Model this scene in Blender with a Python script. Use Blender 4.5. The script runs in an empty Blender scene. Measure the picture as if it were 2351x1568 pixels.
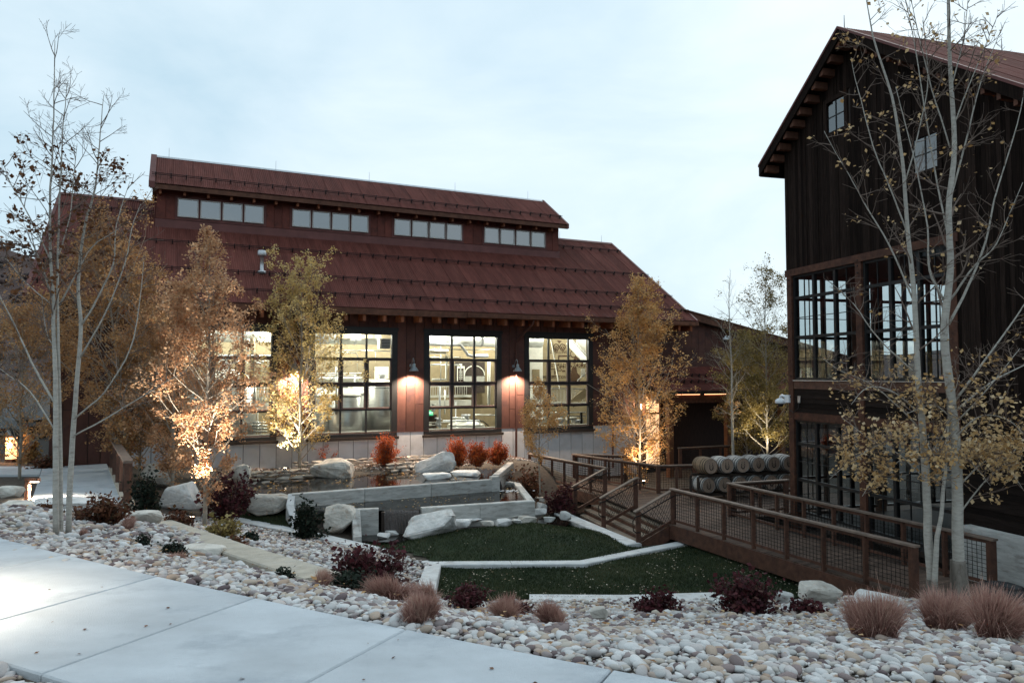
import bpy, math, random
import numpy as np
from mathutils import Vector, Matrix, noise as mnoise

# ------------------------------------------------------------------ camera, sky, sun, exposure
SC = bpy.context.scene
COL = SC.collection
RNG = np.random.default_rng(7)
random.seed(7)
EYE_Z = 1.6
FPX, CXP, CYP = 1667.0, 1175.5, 784.0            # measured in a 2351 x 1568 view of the photograph
PITCH = math.atan(78 / 1667.0)
cam_d = bpy.data.cameras.new('camera'); cam = bpy.data.objects.new('camera', cam_d); COL.objects.link(cam)
cam.location = (0, 0, EYE_Z); cam.rotation_euler = (math.radians(90) + PITCH, 0, 0)
cam_d.sensor_width = 36.0; cam_d.lens = 36.0 * FPX / 2351.0
cam_d.clip_start = 0.05; cam_d.clip_end = 4000
SC.camera = cam

SUN_EL, SUN_AZ = math.radians(38), math.radians(35)    # high thin cloud, brightest beyond the roofs
world = bpy.data.worlds.new('World'); SC.world = world; world.use_nodes = True
wn, wl = world.node_tree.nodes, world.node_tree.links
wn.clear()
w_out = wn.new('ShaderNodeOutputWorld'); w_bg = wn.new('ShaderNodeBackground')
w_sky = wn.new('ShaderNodeTexSky'); w_sky.sky_type = 'NISHITA'; w_sky.sun_disc = False
w_sky.sun_elevation = SUN_EL; w_sky.sun_rotation = SUN_AZ
w_sky.air_density = 1.0; w_sky.dust_density = 2.0
w_tc = wn.new('ShaderNodeTexCoord')
w_map = wn.new('ShaderNodeMapping'); w_map.inputs['Scale'].default_value = (1.0, 1.0, 2.6)
w_noi = wn.new('ShaderNodeTexNoise'); w_noi.inputs['Scale'].default_value = 2.1; w_noi.inputs['Detail'].default_value = 7; w_noi.inputs['Roughness'].default_value = 0.55
w_noi.inputs['Distortion'].default_value = 0.35
w_ramp = wn.new('ShaderNodeValToRGB')
w_ramp.color_ramp.elements[0].position = 0.30; w_ramp.color_ramp.elements[0].color = (3.9, 5.3, 6.15, 1)
w_ramp.color_ramp.elements[1].position = 0.66; w_ramp.color_ramp.elements[1].color = (5.85, 6.85, 7.35, 1)
w_mix = wn.new('ShaderNodeMixRGB'); w_mix.inputs[0].default_value = 0.9
wl.new(w_tc.outputs['Generated'], w_map.inputs[0]); wl.new(w_map.outputs[0], w_noi.inputs[0])
wl.new(w_noi.outputs[0], w_ramp.inputs[0]); wl.new(w_sky.outputs[0], w_mix.inputs[1]); wl.new(w_ramp.outputs[0], w_mix.inputs[2])
wl.new(w_mix.outputs[0], w_bg.inputs[0]); w_bg.inputs[1].default_value = 0.10
wl.new(w_bg.outputs[0], w_out.inputs[0])

sun_d = bpy.data.lights.new('sun', 'SUN'); sun = bpy.data.objects.new('sun', sun_d); COL.objects.link(sun)
sun_d.energy = 0.5; sun_d.angle = math.radians(25); sun_d.color = (1.0, 0.97, 0.93)
_sd = Vector((math.sin(SUN_AZ) * math.cos(SUN_EL), math.cos(SUN_AZ) * math.cos(SUN_EL), math.sin(SUN_EL)))
sun.rotation_euler = (-_sd).to_track_quat('-Z', 'Y').to_euler()
SC.view_settings.view_transform = 'Standard'; SC.view_settings.look = 'None'
SC.view_settings.exposure = 0.58; SC.view_settings.gamma = 1.0; SC.view_settings.use_curve_mapping = False
SC.cycles.max_bounces = 7; SC.cycles.diffuse_bounces = 3; SC.cycles.glossy_bounces = 3
SC.cycles.transparent_max_bounces = 16; SC.cycles.sample_clamp_indirect = 4.0
SC.cycles.use_denoising = True
SC.cycles.caustics_reflective = False; SC.cycles.caustics_refractive = False

# ------------------------------------------------------------------ measuring: photograph position -> place in the world
_fw = np.array([0, math.cos(PITCH), math.sin(PITCH)]); _up = np.array([0, -math.sin(PITCH), math.cos(PITCH)])
EYE = np.array([0, 0, EYE_Z])
def ray(x, y): return _fw + (x - CXP) / FPX * np.array([1., 0, 0]) - (y - CYP) / FPX * _up
def AZ(x, y, z): r = ray(x, y); return EYE + r * ((z - EYE_Z) / r[2])
def AY(x, y, d): r = ray(x, y); return EYE + r * (d / r[1])
ANG_M = math.radians(25.3); ANG_B = math.radians(14.86)
UU = np.array([math.cos(ANG_M), math.sin(ANG_M), 0]); VV = np.array([-math.sin(ANG_M), math.cos(ANG_M), 0])
M0 = np.array([2.6, 34.8, 0.0])
RB = np.array([math.cos(ANG_B), math.sin(ANG_B), 0]); WB = np.array([-math.sin(ANG_B), math.cos(ANG_B), 0])
B0 = np.array([9.1615, 24.0, 0.0])
def IN(x, y, v):                                  # main building: photo (2351 px) -> local (t, v, z) on the plane v
    r = ray(x, y); p = M0 + VV * v; k = ((p - EYE) @ VV) / (r @ VV); q = EYE + k * r
    return ((q - M0) @ UU, v, q[2])
def WM(t, v, z): q = M0 + UU * t + VV * v; return (q[0], q[1], z)

# ------------------------------------------------------------------ materials
MATS = {}
def nd(nt, kind, **kw):
    n = nt.nodes.new(kind)
    for k, v in kw.items():
        if k.startswith('i_'): n.inputs[k[2:].replace('_', ' ')].default_value = v
        else: setattr(n, k, v)
    return n
def M(name, col, rough=0.8, var=0.25, scale=4.0, bump=0.0, bscale=40.0, metal=0.0, col2=None, stretch=(1, 1, 1),
      orand=0.0, spec=0.3, stain=None, stain_scale=1.2, stain_lo=0.52, detail=5.0, sheen=0.0):
    if name in MATS: return MATS[name]
    m = bpy.data.materials.new(name); m.use_nodes = True; nt = m.node_tree; L = nt.links
    b = nt.nodes['Principled BSDF']
    b.inputs['Roughness'].default_value = rough; b.inputs['Metallic'].default_value = metal
    b.inputs['Specular IOR Level'].default_value = spec
    tc = nd(nt, 'ShaderNodeTexCoord'); mp = nd(nt, 'ShaderNodeMapping'); mp.inputs['Scale'].default_value = stretch
    L.new(tc.outputs['Object'], mp.inputs[0])
    oi = nd(nt, 'ShaderNodeObjectInfo')
    off = nd(nt, 'ShaderNodeVectorMath', operation='ADD')
    mul = nd(nt, 'ShaderNodeMath', operation='MULTIPLY'); mul.inputs[1].default_value = 37.0
    L.new(oi.outputs['Random'], mul.inputs[0]); L.new(mp.outputs[0], off.inputs[0]); L.new(mul.outputs[0], off.inputs[1])
    n1 = nd(nt, 'ShaderNodeTexNoise'); n1.inputs['Scale'].default_value = scale; n1.inputs['Detail'].default_value = detail
    n1.inputs['Roughness'].default_value = 0.62
    L.new(off.outputs[0], n1.inputs[0])
    c1 = tuple(max(0, c * (1 - var)) for c in col); c2 = tuple(min(1, c * (1 + var)) for c in (col2 or col))
    rp = nd(nt, 'ShaderNodeValToRGB'); rp.color_ramp.elements[0].position = 0.3; rp.color_ramp.elements[1].position = 0.7
    rp.color_ramp.elements[0].color = (*c1, 1); rp.color_ramp.elements[1].color = (*c2, 1)
    L.new(n1.outputs[0], rp.inputs[0]); out = rp.outputs[0]
    if stain:
        n2 = nd(nt, 'ShaderNodeTexNoise'); n2.inputs['Scale'].default_value = stain_scale; n2.inputs['Detail'].default_value = 8
        n2.inputs['Roughness'].default_value = 0.7
        L.new(off.outputs[0], n2.inputs[0])
        r2 = nd(nt, 'ShaderNodeValToRGB'); r2.color_ramp.elements[0].position = stain_lo; r2.color_ramp.elements[1].position = stain_lo + 0.16
        L.new(n2.outputs[0], r2.inputs[0])
        mx = nd(nt, 'ShaderNodeMixRGB'); mx.inputs[2].default_value = (*stain, 1)
        L.new(r2.outputs[0], mx.inputs[0]); L.new(out, mx.inputs[1]); out = mx.outputs[0]
    if orand:
        hv = nd(nt, 'ShaderNodeHueSaturation')
        mr = nd(nt, 'ShaderNodeMapRange'); mr.inputs['To Min'].default_value = 1 - orand; mr.inputs['To Max'].default_value = 1 + orand
        L.new(oi.outputs['Random'], mr.inputs['Value']); L.new(mr.outputs[0], hv.inputs['Value']); L.new(out, hv.inputs['Color']); out = hv.outputs[0]
    L.new(out, b.inputs['Base Color'])
    if bump:
        n3 = nd(nt, 'ShaderNodeTexNoise'); n3.inputs['Scale'].default_value = bscale; n3.inputs['Detail'].default_value = 4
        L.new(off.outputs[0], n3.inputs[0])
        bp = nd(nt, 'ShaderNodeBump'); bp.inputs['Strength'].default_value = bump; bp.inputs['Distance'].default_value = 0.02
        L.new(n3.outputs[0], bp.inputs['Height']); L.new(bp.outputs[0], b.inputs['Normal'])
    MATS[name] = m; return m
def ML(name, cols, trans=0.3, rough=0.75):
    """leaf, blade and pebble material: colour by a random value stored on each piece"""
    if name in MATS: return MATS[name]
    m = bpy.data.materials.new(name); m.use_nodes = True; nt = m.node_tree; L = nt.links
    b = nt.nodes['Principled BSDF']; b.inputs['Roughness'].default_value = rough; b.inputs['Specular IOR Level'].default_value = 0.2
    at = nd(nt, 'ShaderNodeAttribute', attribute_name='rnd')
    rp = nd(nt, 'ShaderNodeValToRGB'); el = rp.color_ramp.elements
    el[0].color = (*cols[0], 1); el[1].color = (*cols[-1], 1)
    for i, c in enumerate(cols[1:-1], 1):
        e = el.new(i / (len(cols) - 1)); e.color = (*c, 1)
    L.new(at.outputs['Fac'], rp.inputs[0]); L.new(rp.outputs[0], b.inputs['Base Color'])
    if trans:
        tr = nd(nt, 'ShaderNodeBsdfTranslucent'); L.new(rp.outputs[0], tr.inputs[0])
        mx = nd(nt, 'ShaderNodeMixShader'); mx.inputs[0].default_value = trans
        L.new(b.outputs[0], mx.inputs[1]); L.new(tr.outputs[0], mx.inputs[2])
        L.new(mx.outputs[0], nt.nodes['Material Output'].inputs[0])
    MATS[name] = m; return m
def MG(name, tint=(0.9, 0.93, 0.92), refl=0.08, rough=0.02, ior=1.5):
    """window glass: see-through with a fresnel reflection"""
    m = bpy.data.materials.new(name); m.use_nodes = True; nt = m.node_tree; L = nt.links
    nt.nodes.remove(nt.nodes['Principled BSDF'])
    t = nd(nt, 'ShaderNodeBsdfTransparent'); t.inputs[0].default_value = (*tint, 1)
    g = nd(nt, 'ShaderNodeBsdfGlossy'); g.inputs['Roughness'].default_value = rough
    f = nd(nt, 'ShaderNodeFresnel'); f.inputs[0].default_value = ior
    ad = nd(nt, 'ShaderNodeMath', operation='ADD', use_clamp=True); ad.inputs[1].default_value = refl
    mx = nd(nt, 'ShaderNodeMixShader')
    L.new(f.outputs[0], ad.inputs[0]); L.new(ad.outputs[0], mx.inputs[0]); L.new(t.outputs[0], mx.inputs[1]); L.new(g.outputs[0], mx.inputs[2])
    L.new(mx.outputs[0], nt.nodes['Material Output'].inputs[0])
    MATS[name] = m; return m
def ME(name, col, strength):
    if name in MATS: return MATS[name]
    m = bpy.data.materials.new(name); m.use_nodes = True; nt = m.node_tree
    b = nt.nodes['Principled BSDF']; b.inputs['Base Color'].default_value = (*col, 1)
    b.inputs['Emission Color'].default_value = (*col, 1); b.inputs['Emission Strength'].default_value = strength
    MATS[name] = m; return m

# ------------------------------------------------------------------ mesh builder
class MB:
    def __init__(s): s.v = []; s.f = []; s.n = 0
    def add(s, V, F):
        k = s.n; s.v.append(np.asarray(V, float).reshape(-1, 3)); s.n += len(s.v[-1])
        s.f.extend([tuple(int(i) + k for i in f) for f in F]); return s
    def box(s, x0, x1, y0, y1, z0, z1):
        V = [(x0,y0,z0),(x1,y0,z0),(x1,y1,z0),(x0,y1,z0),(x0,y0,z1),(x1,y0,z1),(x1,y1,z1),(x0,y1,z1)]
        return s.add(V, [(0,3,2,1),(4,5,6,7),(0,1,5,4),(1,2,6,5),(2,3,7,6),(3,0,4,7)])
    def bar(s, a, b, w, h, up=(0, 0, 1)):
        """rectangular bar from a to b; w sideways, h along up (centred)"""
        a = np.array(a, float); b = np.array(b, float); d = b - a; d /= np.linalg.norm(d)
        sd = np.cross(d, up); sd /= (np.linalg.norm(sd) + 1e-9); u = np.cross(sd, d)
        V = [p + sx * sd * w / 2 + sz * u * h / 2 for p in (a, b) for sx, sz in ((-1,-1),(1,-1),(1,1),(-1,1))]
        return s.add(V, [(0,3,2,1),(4,5,6,7),(0,1,5,4),(1,2,6,5),(2,3,7,6),(3,0,4,7)])
    def prism(s, poly, z0, z1):
        n = len(poly)
        V = [(p[0], p[1], z0) for p in poly] + [(p[0], p[1], z1) for p in poly]
        F = [tuple(range(n - 1, -1, -1)), tuple(range(n, 2 * n))] + [(i, (i + 1) % n, n + (i + 1) % n, n + i) for i in range(n)]
        return s.add(V, F)
    def tube(s, pts, rad, sides=6, cap=True):
        pts = np.asarray(pts, float); n = len(pts); rad = np.broadcast_to(np.asarray(rad, float), (n,))
        d = np.gradient(pts, axis=0); d /= (np.linalg.norm(d, axis=1, keepdims=True) + 1e-9)
        ref = np.array([0., 0, 1]) if abs(d[:, 2]).mean() < 0.8 else np.array([1., 0, 0])
        a = np.cross(d, ref); a /= (np.linalg.norm(a, axis=1, keepdims=True) + 1e-9); b = np.cross(d, a)
        th = np.arange(sides) * 2 * math.pi / sides
        V = pts[:, None, :] + rad[:, None, None] * (np.cos(th)[None, :, None] * a[:, None, :] + np.sin(th)[None, :, None] * b[:, None, :])
        F = [(i*sides + j, (i+1)*sides + j, (i+1)*sides + (j+1) % sides, i*sides + (j+1) % sides) for i in range(n-1) for j in range(sides)]
        if cap: F += [tuple(range(sides)), tuple(range((n-1)*sides + sides - 1, (n-1)*sides - 1, -1))]
        return s.add(V.reshape(-1, 3), F)
    def lathe(s, prof, sides=16, axis='z', c=(0, 0, 0), cap=True):
        """prof: list of (r, h)"""
        V = []
        for r, h in prof:
            for j in range(sides):
                q = 2 * math.pi * j / sides; x, y = r * math.cos(q), r * math.sin(q)
                p = (x, y, h) if axis == 'z' else ((h, x, y) if axis == 'x' else (x, h, y))
                V.append((p[0] + c[0], p[1] + c[1], p[2] + c[2]))
        n = len(prof)
        F = [(i*sides + j, i*sides + (j+1) % sides, (i+1)*sides + (j+1) % sides, (i+1)*sides + j) for i in range(n-1) for j in range(sides)]
        if cap: F += [tuple(range(sides - 1, -1, -1)), tuple(range((n-1)*sides, n*sides))]
        return s.add(V, F)
    def mesh(s, name, mat, smooth=False):
        me = bpy.data.meshes.new(name)
        V = np.concatenate(s.v) if s.v else np.zeros((0, 3))
        me.from_pydata(V.tolist(), [], s.f)
        if mat: me.materials.append(mat)
        if smooth: me.polygons.foreach_set('use_smooth', [True] * len(me.polygons))
        me.update(); return me
    def build(s, name, mat, parent=None, smooth=False, **tags):
        return link(name, s.mesh(name, mat, smooth), parent, **tags)
def link(name, data, parent=None, label=None, cat=None, group=None, kind=None, loc=None, rz=None):
    o = bpy.data.objects.new(name, data); COL.objects.link(o)
    if parent is not None: o.parent = parent
    if loc is not None: o.location = loc
    if rz is not None: o.rotation_euler = (0, 0, rz)
    if label: o['label'] = label
    if cat: o['category'] = cat
    if group: o['group'] = group
    if kind: o['kind'] = kind
    return o
def thing(name, label, cat, loc=(0, 0, 0), rz=0, group=None, kind=None):
    return link(name, None, None, label, cat, group, kind, loc, rz)
def quads_mesh(name, V, k, mat, rnd=None, smooth=False):
    """V: (N, k, 3) separate k-gons as one mesh, with a random value on every piece"""
    N = len(V); me = bpy.data.meshes.new(name)
    me.vertices.add(N * k); me.vertices.foreach_set('co', V.reshape(-1).astype(np.float32))
    me.loops.add(N * k); me.loops.foreach_set('vertex_index', np.arange(N * k, dtype=np.int32))
    me.polygons.add(N); me.polygons.foreach_set('loop_start', np.arange(0, N * k, k, dtype=np.int32))
    me.polygons.foreach_set('loop_total', np.full(N, k, dtype=np.int32))
    if rnd is not None:
        at = me.attributes.new('rnd', 'FLOAT', 'POINT'); at.data.foreach_set('value', np.repeat(rnd, k).astype(np.float32))
    me.materials.append(mat); me.update(calc_edges=True); me.validate(); return me
def inst_mesh(name, base_v, base_f, mats3, offs, mat, rnd, smooth=True):
    """many transformed copies of one small triangle shape merged into one mesh"""
    N, k = len(offs), len(base_v); V = np.einsum('nij,kj->nki', mats3, base_v) + offs[:, None, :]
    F = (np.asarray(base_f)[None] + (np.arange(N) * k)[:, None, None]).reshape(-1, 3)
    me = bpy.data.meshes.new(name); me.vertices.add(N * k); me.vertices.foreach_set('co', V.reshape(-1).astype(np.float32))
    nf = len(F); me.loops.add(nf * 3); me.loops.foreach_set('vertex_index', F.reshape(-1).astype(np.int32))
    me.polygons.add(nf); me.polygons.foreach_set('loop_start', np.arange(0, nf * 3, 3, dtype=np.int32))
    me.polygons.foreach_set('loop_total', np.full(nf, 3, dtype=np.int32))
    at = me.attributes.new('rnd', 'FLOAT', 'POINT'); at.data.foreach_set('value', np.repeat(rnd, k).astype(np.float32))
    me.materials.append(mat)
    if smooth: me.polygons.foreach_set('use_smooth', np.ones(nf, dtype=bool))
    me.update(calc_edges=True); return me
def rot_rand(n, tilt=1.0):
    """random rotation matrices; tilt < 1 keeps z roughly up"""
    a = RNG.uniform(0, 2 * math.pi, n); t = RNG.uniform(-1, 1, n) * tilt * math.pi / 2; ax = RNG.uniform(0, 2 * math.pi, n)
    ca, sa = np.cos(a), np.sin(a); Rz = np.zeros((n, 3, 3)); Rz[:, 0, 0] = ca; Rz[:, 0, 1] = -sa; Rz[:, 1, 0] = sa; Rz[:, 1, 1] = ca; Rz[:, 2, 2] = 1
    k = np.stack([np.cos(ax), np.sin(ax), np.zeros(n)], 1); K = np.zeros((n, 3, 3))
    K[:, 0, 2] = k[:, 1]; K[:, 1, 2] = -k[:, 0]; K[:, 2, 0] = -k[:, 1]; K[:, 2, 1] = k[:, 0]
    I = np.eye(3)[None]; ct = np.cos(t)[:, None, None]; st = np.sin(t)[:, None, None]
    return np.einsum('nij,njk->nik', I + st * K + (1 - ct) * (K @ K), Rz)
def ico(sub):
    import bmesh
    bm = bmesh.new(); bmesh.ops.create_icosphere(bm, subdivisions=sub, radius=1.0)
    V = np.array([v.co[:] for v in bm.verts]); F = np.array([[v.index for v in f.verts] for f in bm.faces]); bm.free(); return V, F
def inside(P, poly):
    x, y = P[:, 0], P[:, 1]; r = np.zeros(len(P), bool); n = len(poly); j = n - 1
    for i in range(n):
        xi, yi = poly[i][:2]; xj, yj = poly[j][:2]
        c = ((yi > y) != (yj > y)) & (x < (xj - xi) * (y - yi) / (yj - yi + 1e-12) + xi); r ^= c; j = i
    return r
# ------------------------------------------------------------------ shared materials
m_conc = M('sidewalk concrete', (0.49, 0.525, 0.555), 0.85, 0.16, 1.1, 0.45, 140, stretch=(1.0, 1.6, 1.0), stain=(0.36, 0.395, 0.43), stain_scale=1.0, stain_lo=0.52, orand=0.05, detail=10)
m_cwall = M('board-formed concrete', (0.48, 0.475, 0.455), 0.88, 0.22, 2.2, 0.35, 70, stretch=(1, 1, 5), stain=(0.28, 0.26, 0.235), stain_scale=2.3, stain_lo=0.50, orand=0.08)
m_cap = M('curb concrete', (0.56, 0.575, 0.58), 0.85, 0.13, 3.0, 0.3, 90, stain=(0.40, 0.40, 0.39), stain_scale=2.0)
m_beige = M('beige stone curb', (0.44, 0.395, 0.325), 0.9, 0.2, 4.0, 0.5, 50, stain=(0.48, 0.46, 0.42), stain_scale=2.5)
m_soil = M('dark soil between stones', (0.065, 0.052, 0.042), 0.95, 0.4, 9.0, 0.6, 40)
m_lawn = M('lawn soil', (0.017, 0.028, 0.012), 0.95, 0.35, 3.0, 0.5, 60, stain=(0.03, 0.04, 0.016), stain_scale=0.7)
m_boulder = M('pale sandstone boulder', (0.52, 0.49, 0.44), 0.9, 0.28, 3.4, 1.0, 14, stain=(0.24, 0.15, 0.085), stain_scale=1.3, stain_lo=0.55, orand=0.12, detail=9)
m_boulder2 = M('grey limestone boulder', (0.58, 0.575, 0.56), 0.9, 0.26, 3.6, 1.0, 14, stain=(0.30, 0.24, 0.18), stain_scale=1.6, stain_lo=0.57, orand=0.1, detail=9)
m_flag = M('stacked sandstone', (0.40, 0.36, 0.31), 0.92, 0.25, 6.0, 0.6, 35, stain=(0.26, 0.18, 0.13), stain_scale=3.0, orand=0.3)
m_darkwood = M('charred black barn boards', (0.0175, 0.0115, 0.0095), 0.92, 0.55, 3.0, 0.5, 60, stretch=(14, 14, 0.7), orand=0.5, stain=(0.040, 0.026, 0.019), stain_scale=2.0, stain_lo=0.57, spec=0.06)
m_darkwood_h = M('charred black lap boards', (0.016, 0.011, 0.0092), 0.85, 0.5, 3.0, 0.5, 60, stretch=(1, 0.7, 14), orand=0.4, spec=0.08)
m_rust = M('rusted steel frame', (0.075, 0.030, 0.018), 0.75, 0.45, 6.0, 0.35, 50, stain=(0.035, 0.016, 0.011), stain_scale=4.0)
m_rustwood = M('brown stained railing wood', (0.088, 0.040, 0.026), 0.7, 0.35, 6.0, 0.3, 50, stain=(0.05, 0.026, 0.02), stain_scale=4.0, orand=0.12)
m_railtop = M('weathered rail cap wood', (0.17, 0.125, 0.10), 0.62, 0.3, 5.0, 0.3, 60, orand=0.1)
m_deck = M('worn deck boards', (0.095, 0.062, 0.047), 0.85, 0.35, 4.0, 0.35, 60, stretch=(1, 6, 6), orand=0.3)
m_wire = M('black wire mesh', (0.018, 0.015, 0.014), 0.6, 0.1, 8.0, metal=0.5)
m_tread = M('worn stair treads', (0.16, 0.125, 0.095), 0.75, 0.3, 4.0, 0.35, 60, orand=0.2)
m_roof = M('oxide red corrugated steel', (0.118, 0.037, 0.029), 0.75, 0.3, 1.0, metal=0.0, stretch=(4, .5, 1), stain=(0.16, 0.055, 0.043), stain_scale=0.9, orand=0.13, spec=0.12)
m_rooftrim = M('red ridge trim', (0.12, 0.043, 0.038), 0.6, 0.2, 2.0, spec=0.25)
m_guard = M('snow guard steel', (0.016, 0.009, 0.010), 0.6, 0.2, 6.0, metal=0.4)
m_panel = M('dark rust steel wall panels', (0.084, 0.035, 0.027), 0.7, 0.22, 1.4, 0.12, 25, stain=(0.045, 0.021, 0.021), stain_scale=1.0, orand=0.14, spec=0.25)
m_clpanel = M('raw rusted steel panels', (0.125, 0.032, 0.022), 0.7, 0.35, 1.6, 0.2, 30, stain=(0.06, 0.016, 0.012), stain_scale=2.2, orand=0.15)
m_timber = M('brown eave timber', (0.10, 0.042, 0.026), 0.8, 0.35, 5.0, 0.3, 40, orand=0.15)
m_rafter = M('orange brown rafter tails', (0.19, 0.065, 0.03), 0.75, 0.25, 5.0, 0.2, 40, orand=0.12)
m_white = M('pale grey cement panels', (0.50, 0.50, 0.515), 0.85, 0.10, 1.5, 0.15, 60, orand=0.07, stain=(0.42, 0.41, 0.41), stain_scale=0.9)
m_black = M('black window frames', (0.010, 0.010, 0.011), 0.5, 0.2, 5.0, spec=0.4)
m_sash = M('grey brown window sashes', (0.075, 0.05, 0.047), 0.55, 0.15, 5.0)
m_galv = M('galvanised steel', (0.46, 0.47, 0.49), 0.35, 0.15, 6.0, metal=0.7)
m_zinc = M('grey enamel lamp shade', (0.22, 0.25, 0.27), 0.4, 0.1, 6.0, metal=0.3)
m_steel = M('brushed tank steel', (0.70, 0.71, 0.68), 0.33, 0.1, 2.0, metal=0.75, stretch=(1, 1, 8))
m_inwall = M('tan plaster wall', (0.25, 0.20, 0.12), 0.9, 0.12, 3.0, stain=(0.20, 0.16, 0.095), stain_scale=0.7)
m_infloor = M('sealed floor', (0.18, 0.17, 0.15), 0.5, 0.2, 2.0)
m_cream = M('cream painted metal', (0.66, 0.65, 0.58), 0.5, 0.1, 4.0)
m_signdark = M('dark sign board', (0.035, 0.025, 0.02), 0.7, 0.2, 3.0)
m_ink = M('dark brown mural paint', (0.06, 0.032, 0.016), 0.8, 0.2, 6.0)
m_plastic = M('white camera plastic', (0.70, 0.73, 0.76), 0.4, 0.05, 6.0)
m_plasticd = M('smoked dome plastic', (0.006, 0.006, 0.007), 0.1, 0.05, 6.0, spec=0.6)
m_birch = M('white aspen bark', (0.40, 0.375, 0.335), 0.85, 0.25, 9.0, 0.5, 40, stretch=(1, 1, 3.5), stain=(0.10, 0.075, 0.06), stain_scale=7.0, stain_lo=0.57, detail=8)
m_birch_rough = M('furrowed grey bark', (0.20, 0.175, 0.15), 0.95, 0.5, 12.0, 1.0, 30, stretch=(2, 2, 0.5), stain=(0.035, 0.028, 0.022), stain_scale=6.0, stain_lo=0.5)
m_twig = M('brown twigs', (0.14, 0.09, 0.072), 0.85, 0.3, 8.0)
m_twigpale = M('pale limbs', (0.30, 0.265, 0.22), 0.85, 0.25, 8.0, stain=(0.12, 0.085, 0.065), stain_scale=6.0, stain_lo=0.58)
m_glass = MG('window glass', (0.88, 0.92, 0.9), 0.02)
m_glassd = MG('dark barn glass', (0.72, 0.78, 0.80), 0.05)
m_glassr = MG('sky coated glass', (0.5, 0.52, 0.56), 0.26)

# ------------------------------------------------------------------ terrain heights
SDIR = np.array([0.893, -0.449]); SNRM = np.array([0.449, 0.893])
def SW(s, n): p = SDIR * s + SNRM * n; return (p[0], p[1])
CTRL = []
for s in (-12, -9, -7, -5, -3, -1, 1, 3, 6):
    for n in (-2.0, 1.0, 2.4, 3.3, 4.1): CTRL.append((*SW(s, n), -0.05))
CTRL += [(-5.77, 9.2, -0.43), (-8.0, 12, -0.62), (-11, 10.5, -0.3), (-12, 14, -0.9), (-7.4, 15, -1.45), (-2.25, 8.5, -0.85), (-4.8, 11.7, -1.1),
         (-10.2, 17.4, -1.62), (-12.3, 17.4, -1.62), (-11.6, 20, -1.66), (-14, 20, -1.66), (-13, 23, -1.66), (-15.5, 23, -1.66), (-15, 26, -1.66), (-19, 26, -1.68), (-22, 23, -1.68), (-24, 30, -1.5),
         (-16, 18, -1.5), (-20, 16, -1.2), (-8.6, 17.2, -1.75), (-7.9, 18.7, -2.3), (-9.35, 22.4, -2.65), (-6.27, 21.5, -2.98), (-4.3, 20.6, -3.2), (-1.98, 19.4, -3.38),
         (-5.0, 15.5, -2.0), (-3.2, 14, -2.0), (-3.2, 17.3, -2.75), (-6.3, 18.5, -2.45), (-2.2, 11.5, -1.75), (-1.9, 14.5, -2.75), (-1.9, 17.2, -3.5), (-4.9, 19.0, -2.85),
         (0, 6.5, -0.62), (2, 6.5, -0.68), (4.5, 6.5, -0.70), (0, 9.5, -1.5), (2.5, 9.5, -1.52), (5.66, 9.5, -1.54), (8, 9.5, -1.5), (0, 13, -2.55), (3, 13, -2.5), (6, 13, -2.45), (9, 13, -2.45), (12, 12, -2.2),
         (0, 17, -3.57), (2.5, 17, -3.57), (5, 17, -3.55), (7.5, 15.2, -2.98), (9.5, 15.2, -2.98), (9, 14.4, -2.9), (12, 15, -2.9), (16, 12, -2.6), (7.2, 17, -3.45), (6.6, 19, -3.45), (5.8, 21, -3.42),
         (1.9, 19.5, -3.44), (-0.5, 19.4, -3.43), (0, 21.6, -2.98), (2, 21.5, -3.12), (-2.5, 21.2, -3.05), (3.3, 21.8, -3.45), (2.4, 24.0, -3.45), (1.6, 26, -3.5), (1.0, 24.6, -3.55), (0.6, 22.6, -2.98),
         (-5.6, 22.1, -2.98), (-3.6, 21.6, -3.3), (-3.1, 21.6, -3.3), (-4, 23.2, -3.1), (-1.5, 24, -3.1), (-2, 25.0, -2.75), (-4.5, 24.6, -2.7), (-6.5, 23.6, -2.65), (-8.2, 24.2, -2.6), (-9.8, 24.4, -2.45), (-0.6, 26, -2.75),
         (1.5, 29, -3.5), (4, 26, -3.6), (8, 20, -3.6), (9, 25, -3.6), (6, 31, -3.5), (12, 20, -3.2), (14, 30, -3.1), (12, 36, -3.1), (20, 34, -3.0)]
for t in (-14, -11, -8, -5, -3.2):
    for v in (-0.3, -1.5, -2.4): CTRL.append((*WM(t, v, 0)[:2], -2.08))
    CTRL.append((*WM(t, -3.6, 0)[:2], -2.6))
CTRL += [(*WM(-17, -1, 0)[:2], -1.85), (*WM(-17.5, -2.5, 0)[:2], -1.85), (*WM(-16.5, -3.6, 0)[:2], -2.1), (*WM(0, -0.5, 0)[:2], -3.3), (*WM(4, -1, 0)[:2], -3.3), (*WM(10, -1, 0)[:2], -3.2)]
CTRL = np.array(CTRL)
def _tps(r2): return 0.5 * r2 * np.log(r2 + 1e-9)
_d2 = ((CTRL[:, None, :2] - CTRL[None, :, :2]) ** 2).sum(-1); _n = len(CTRL)
_A = np.zeros((_n + 3, _n + 3)); _A[:_n, :_n] = _tps(_d2) + 0.02 * np.eye(_n)
_A[:_n, _n] = 1; _A[:_n, _n+1:] = CTRL[:, :2]; _A[_n, :_n] = 1; _A[_n+1:, :_n] = CTRL[:, :2].T
_w = np.linalg.solve(_A, np.concatenate([CTRL[:, 2], np.zeros(3)]))
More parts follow.
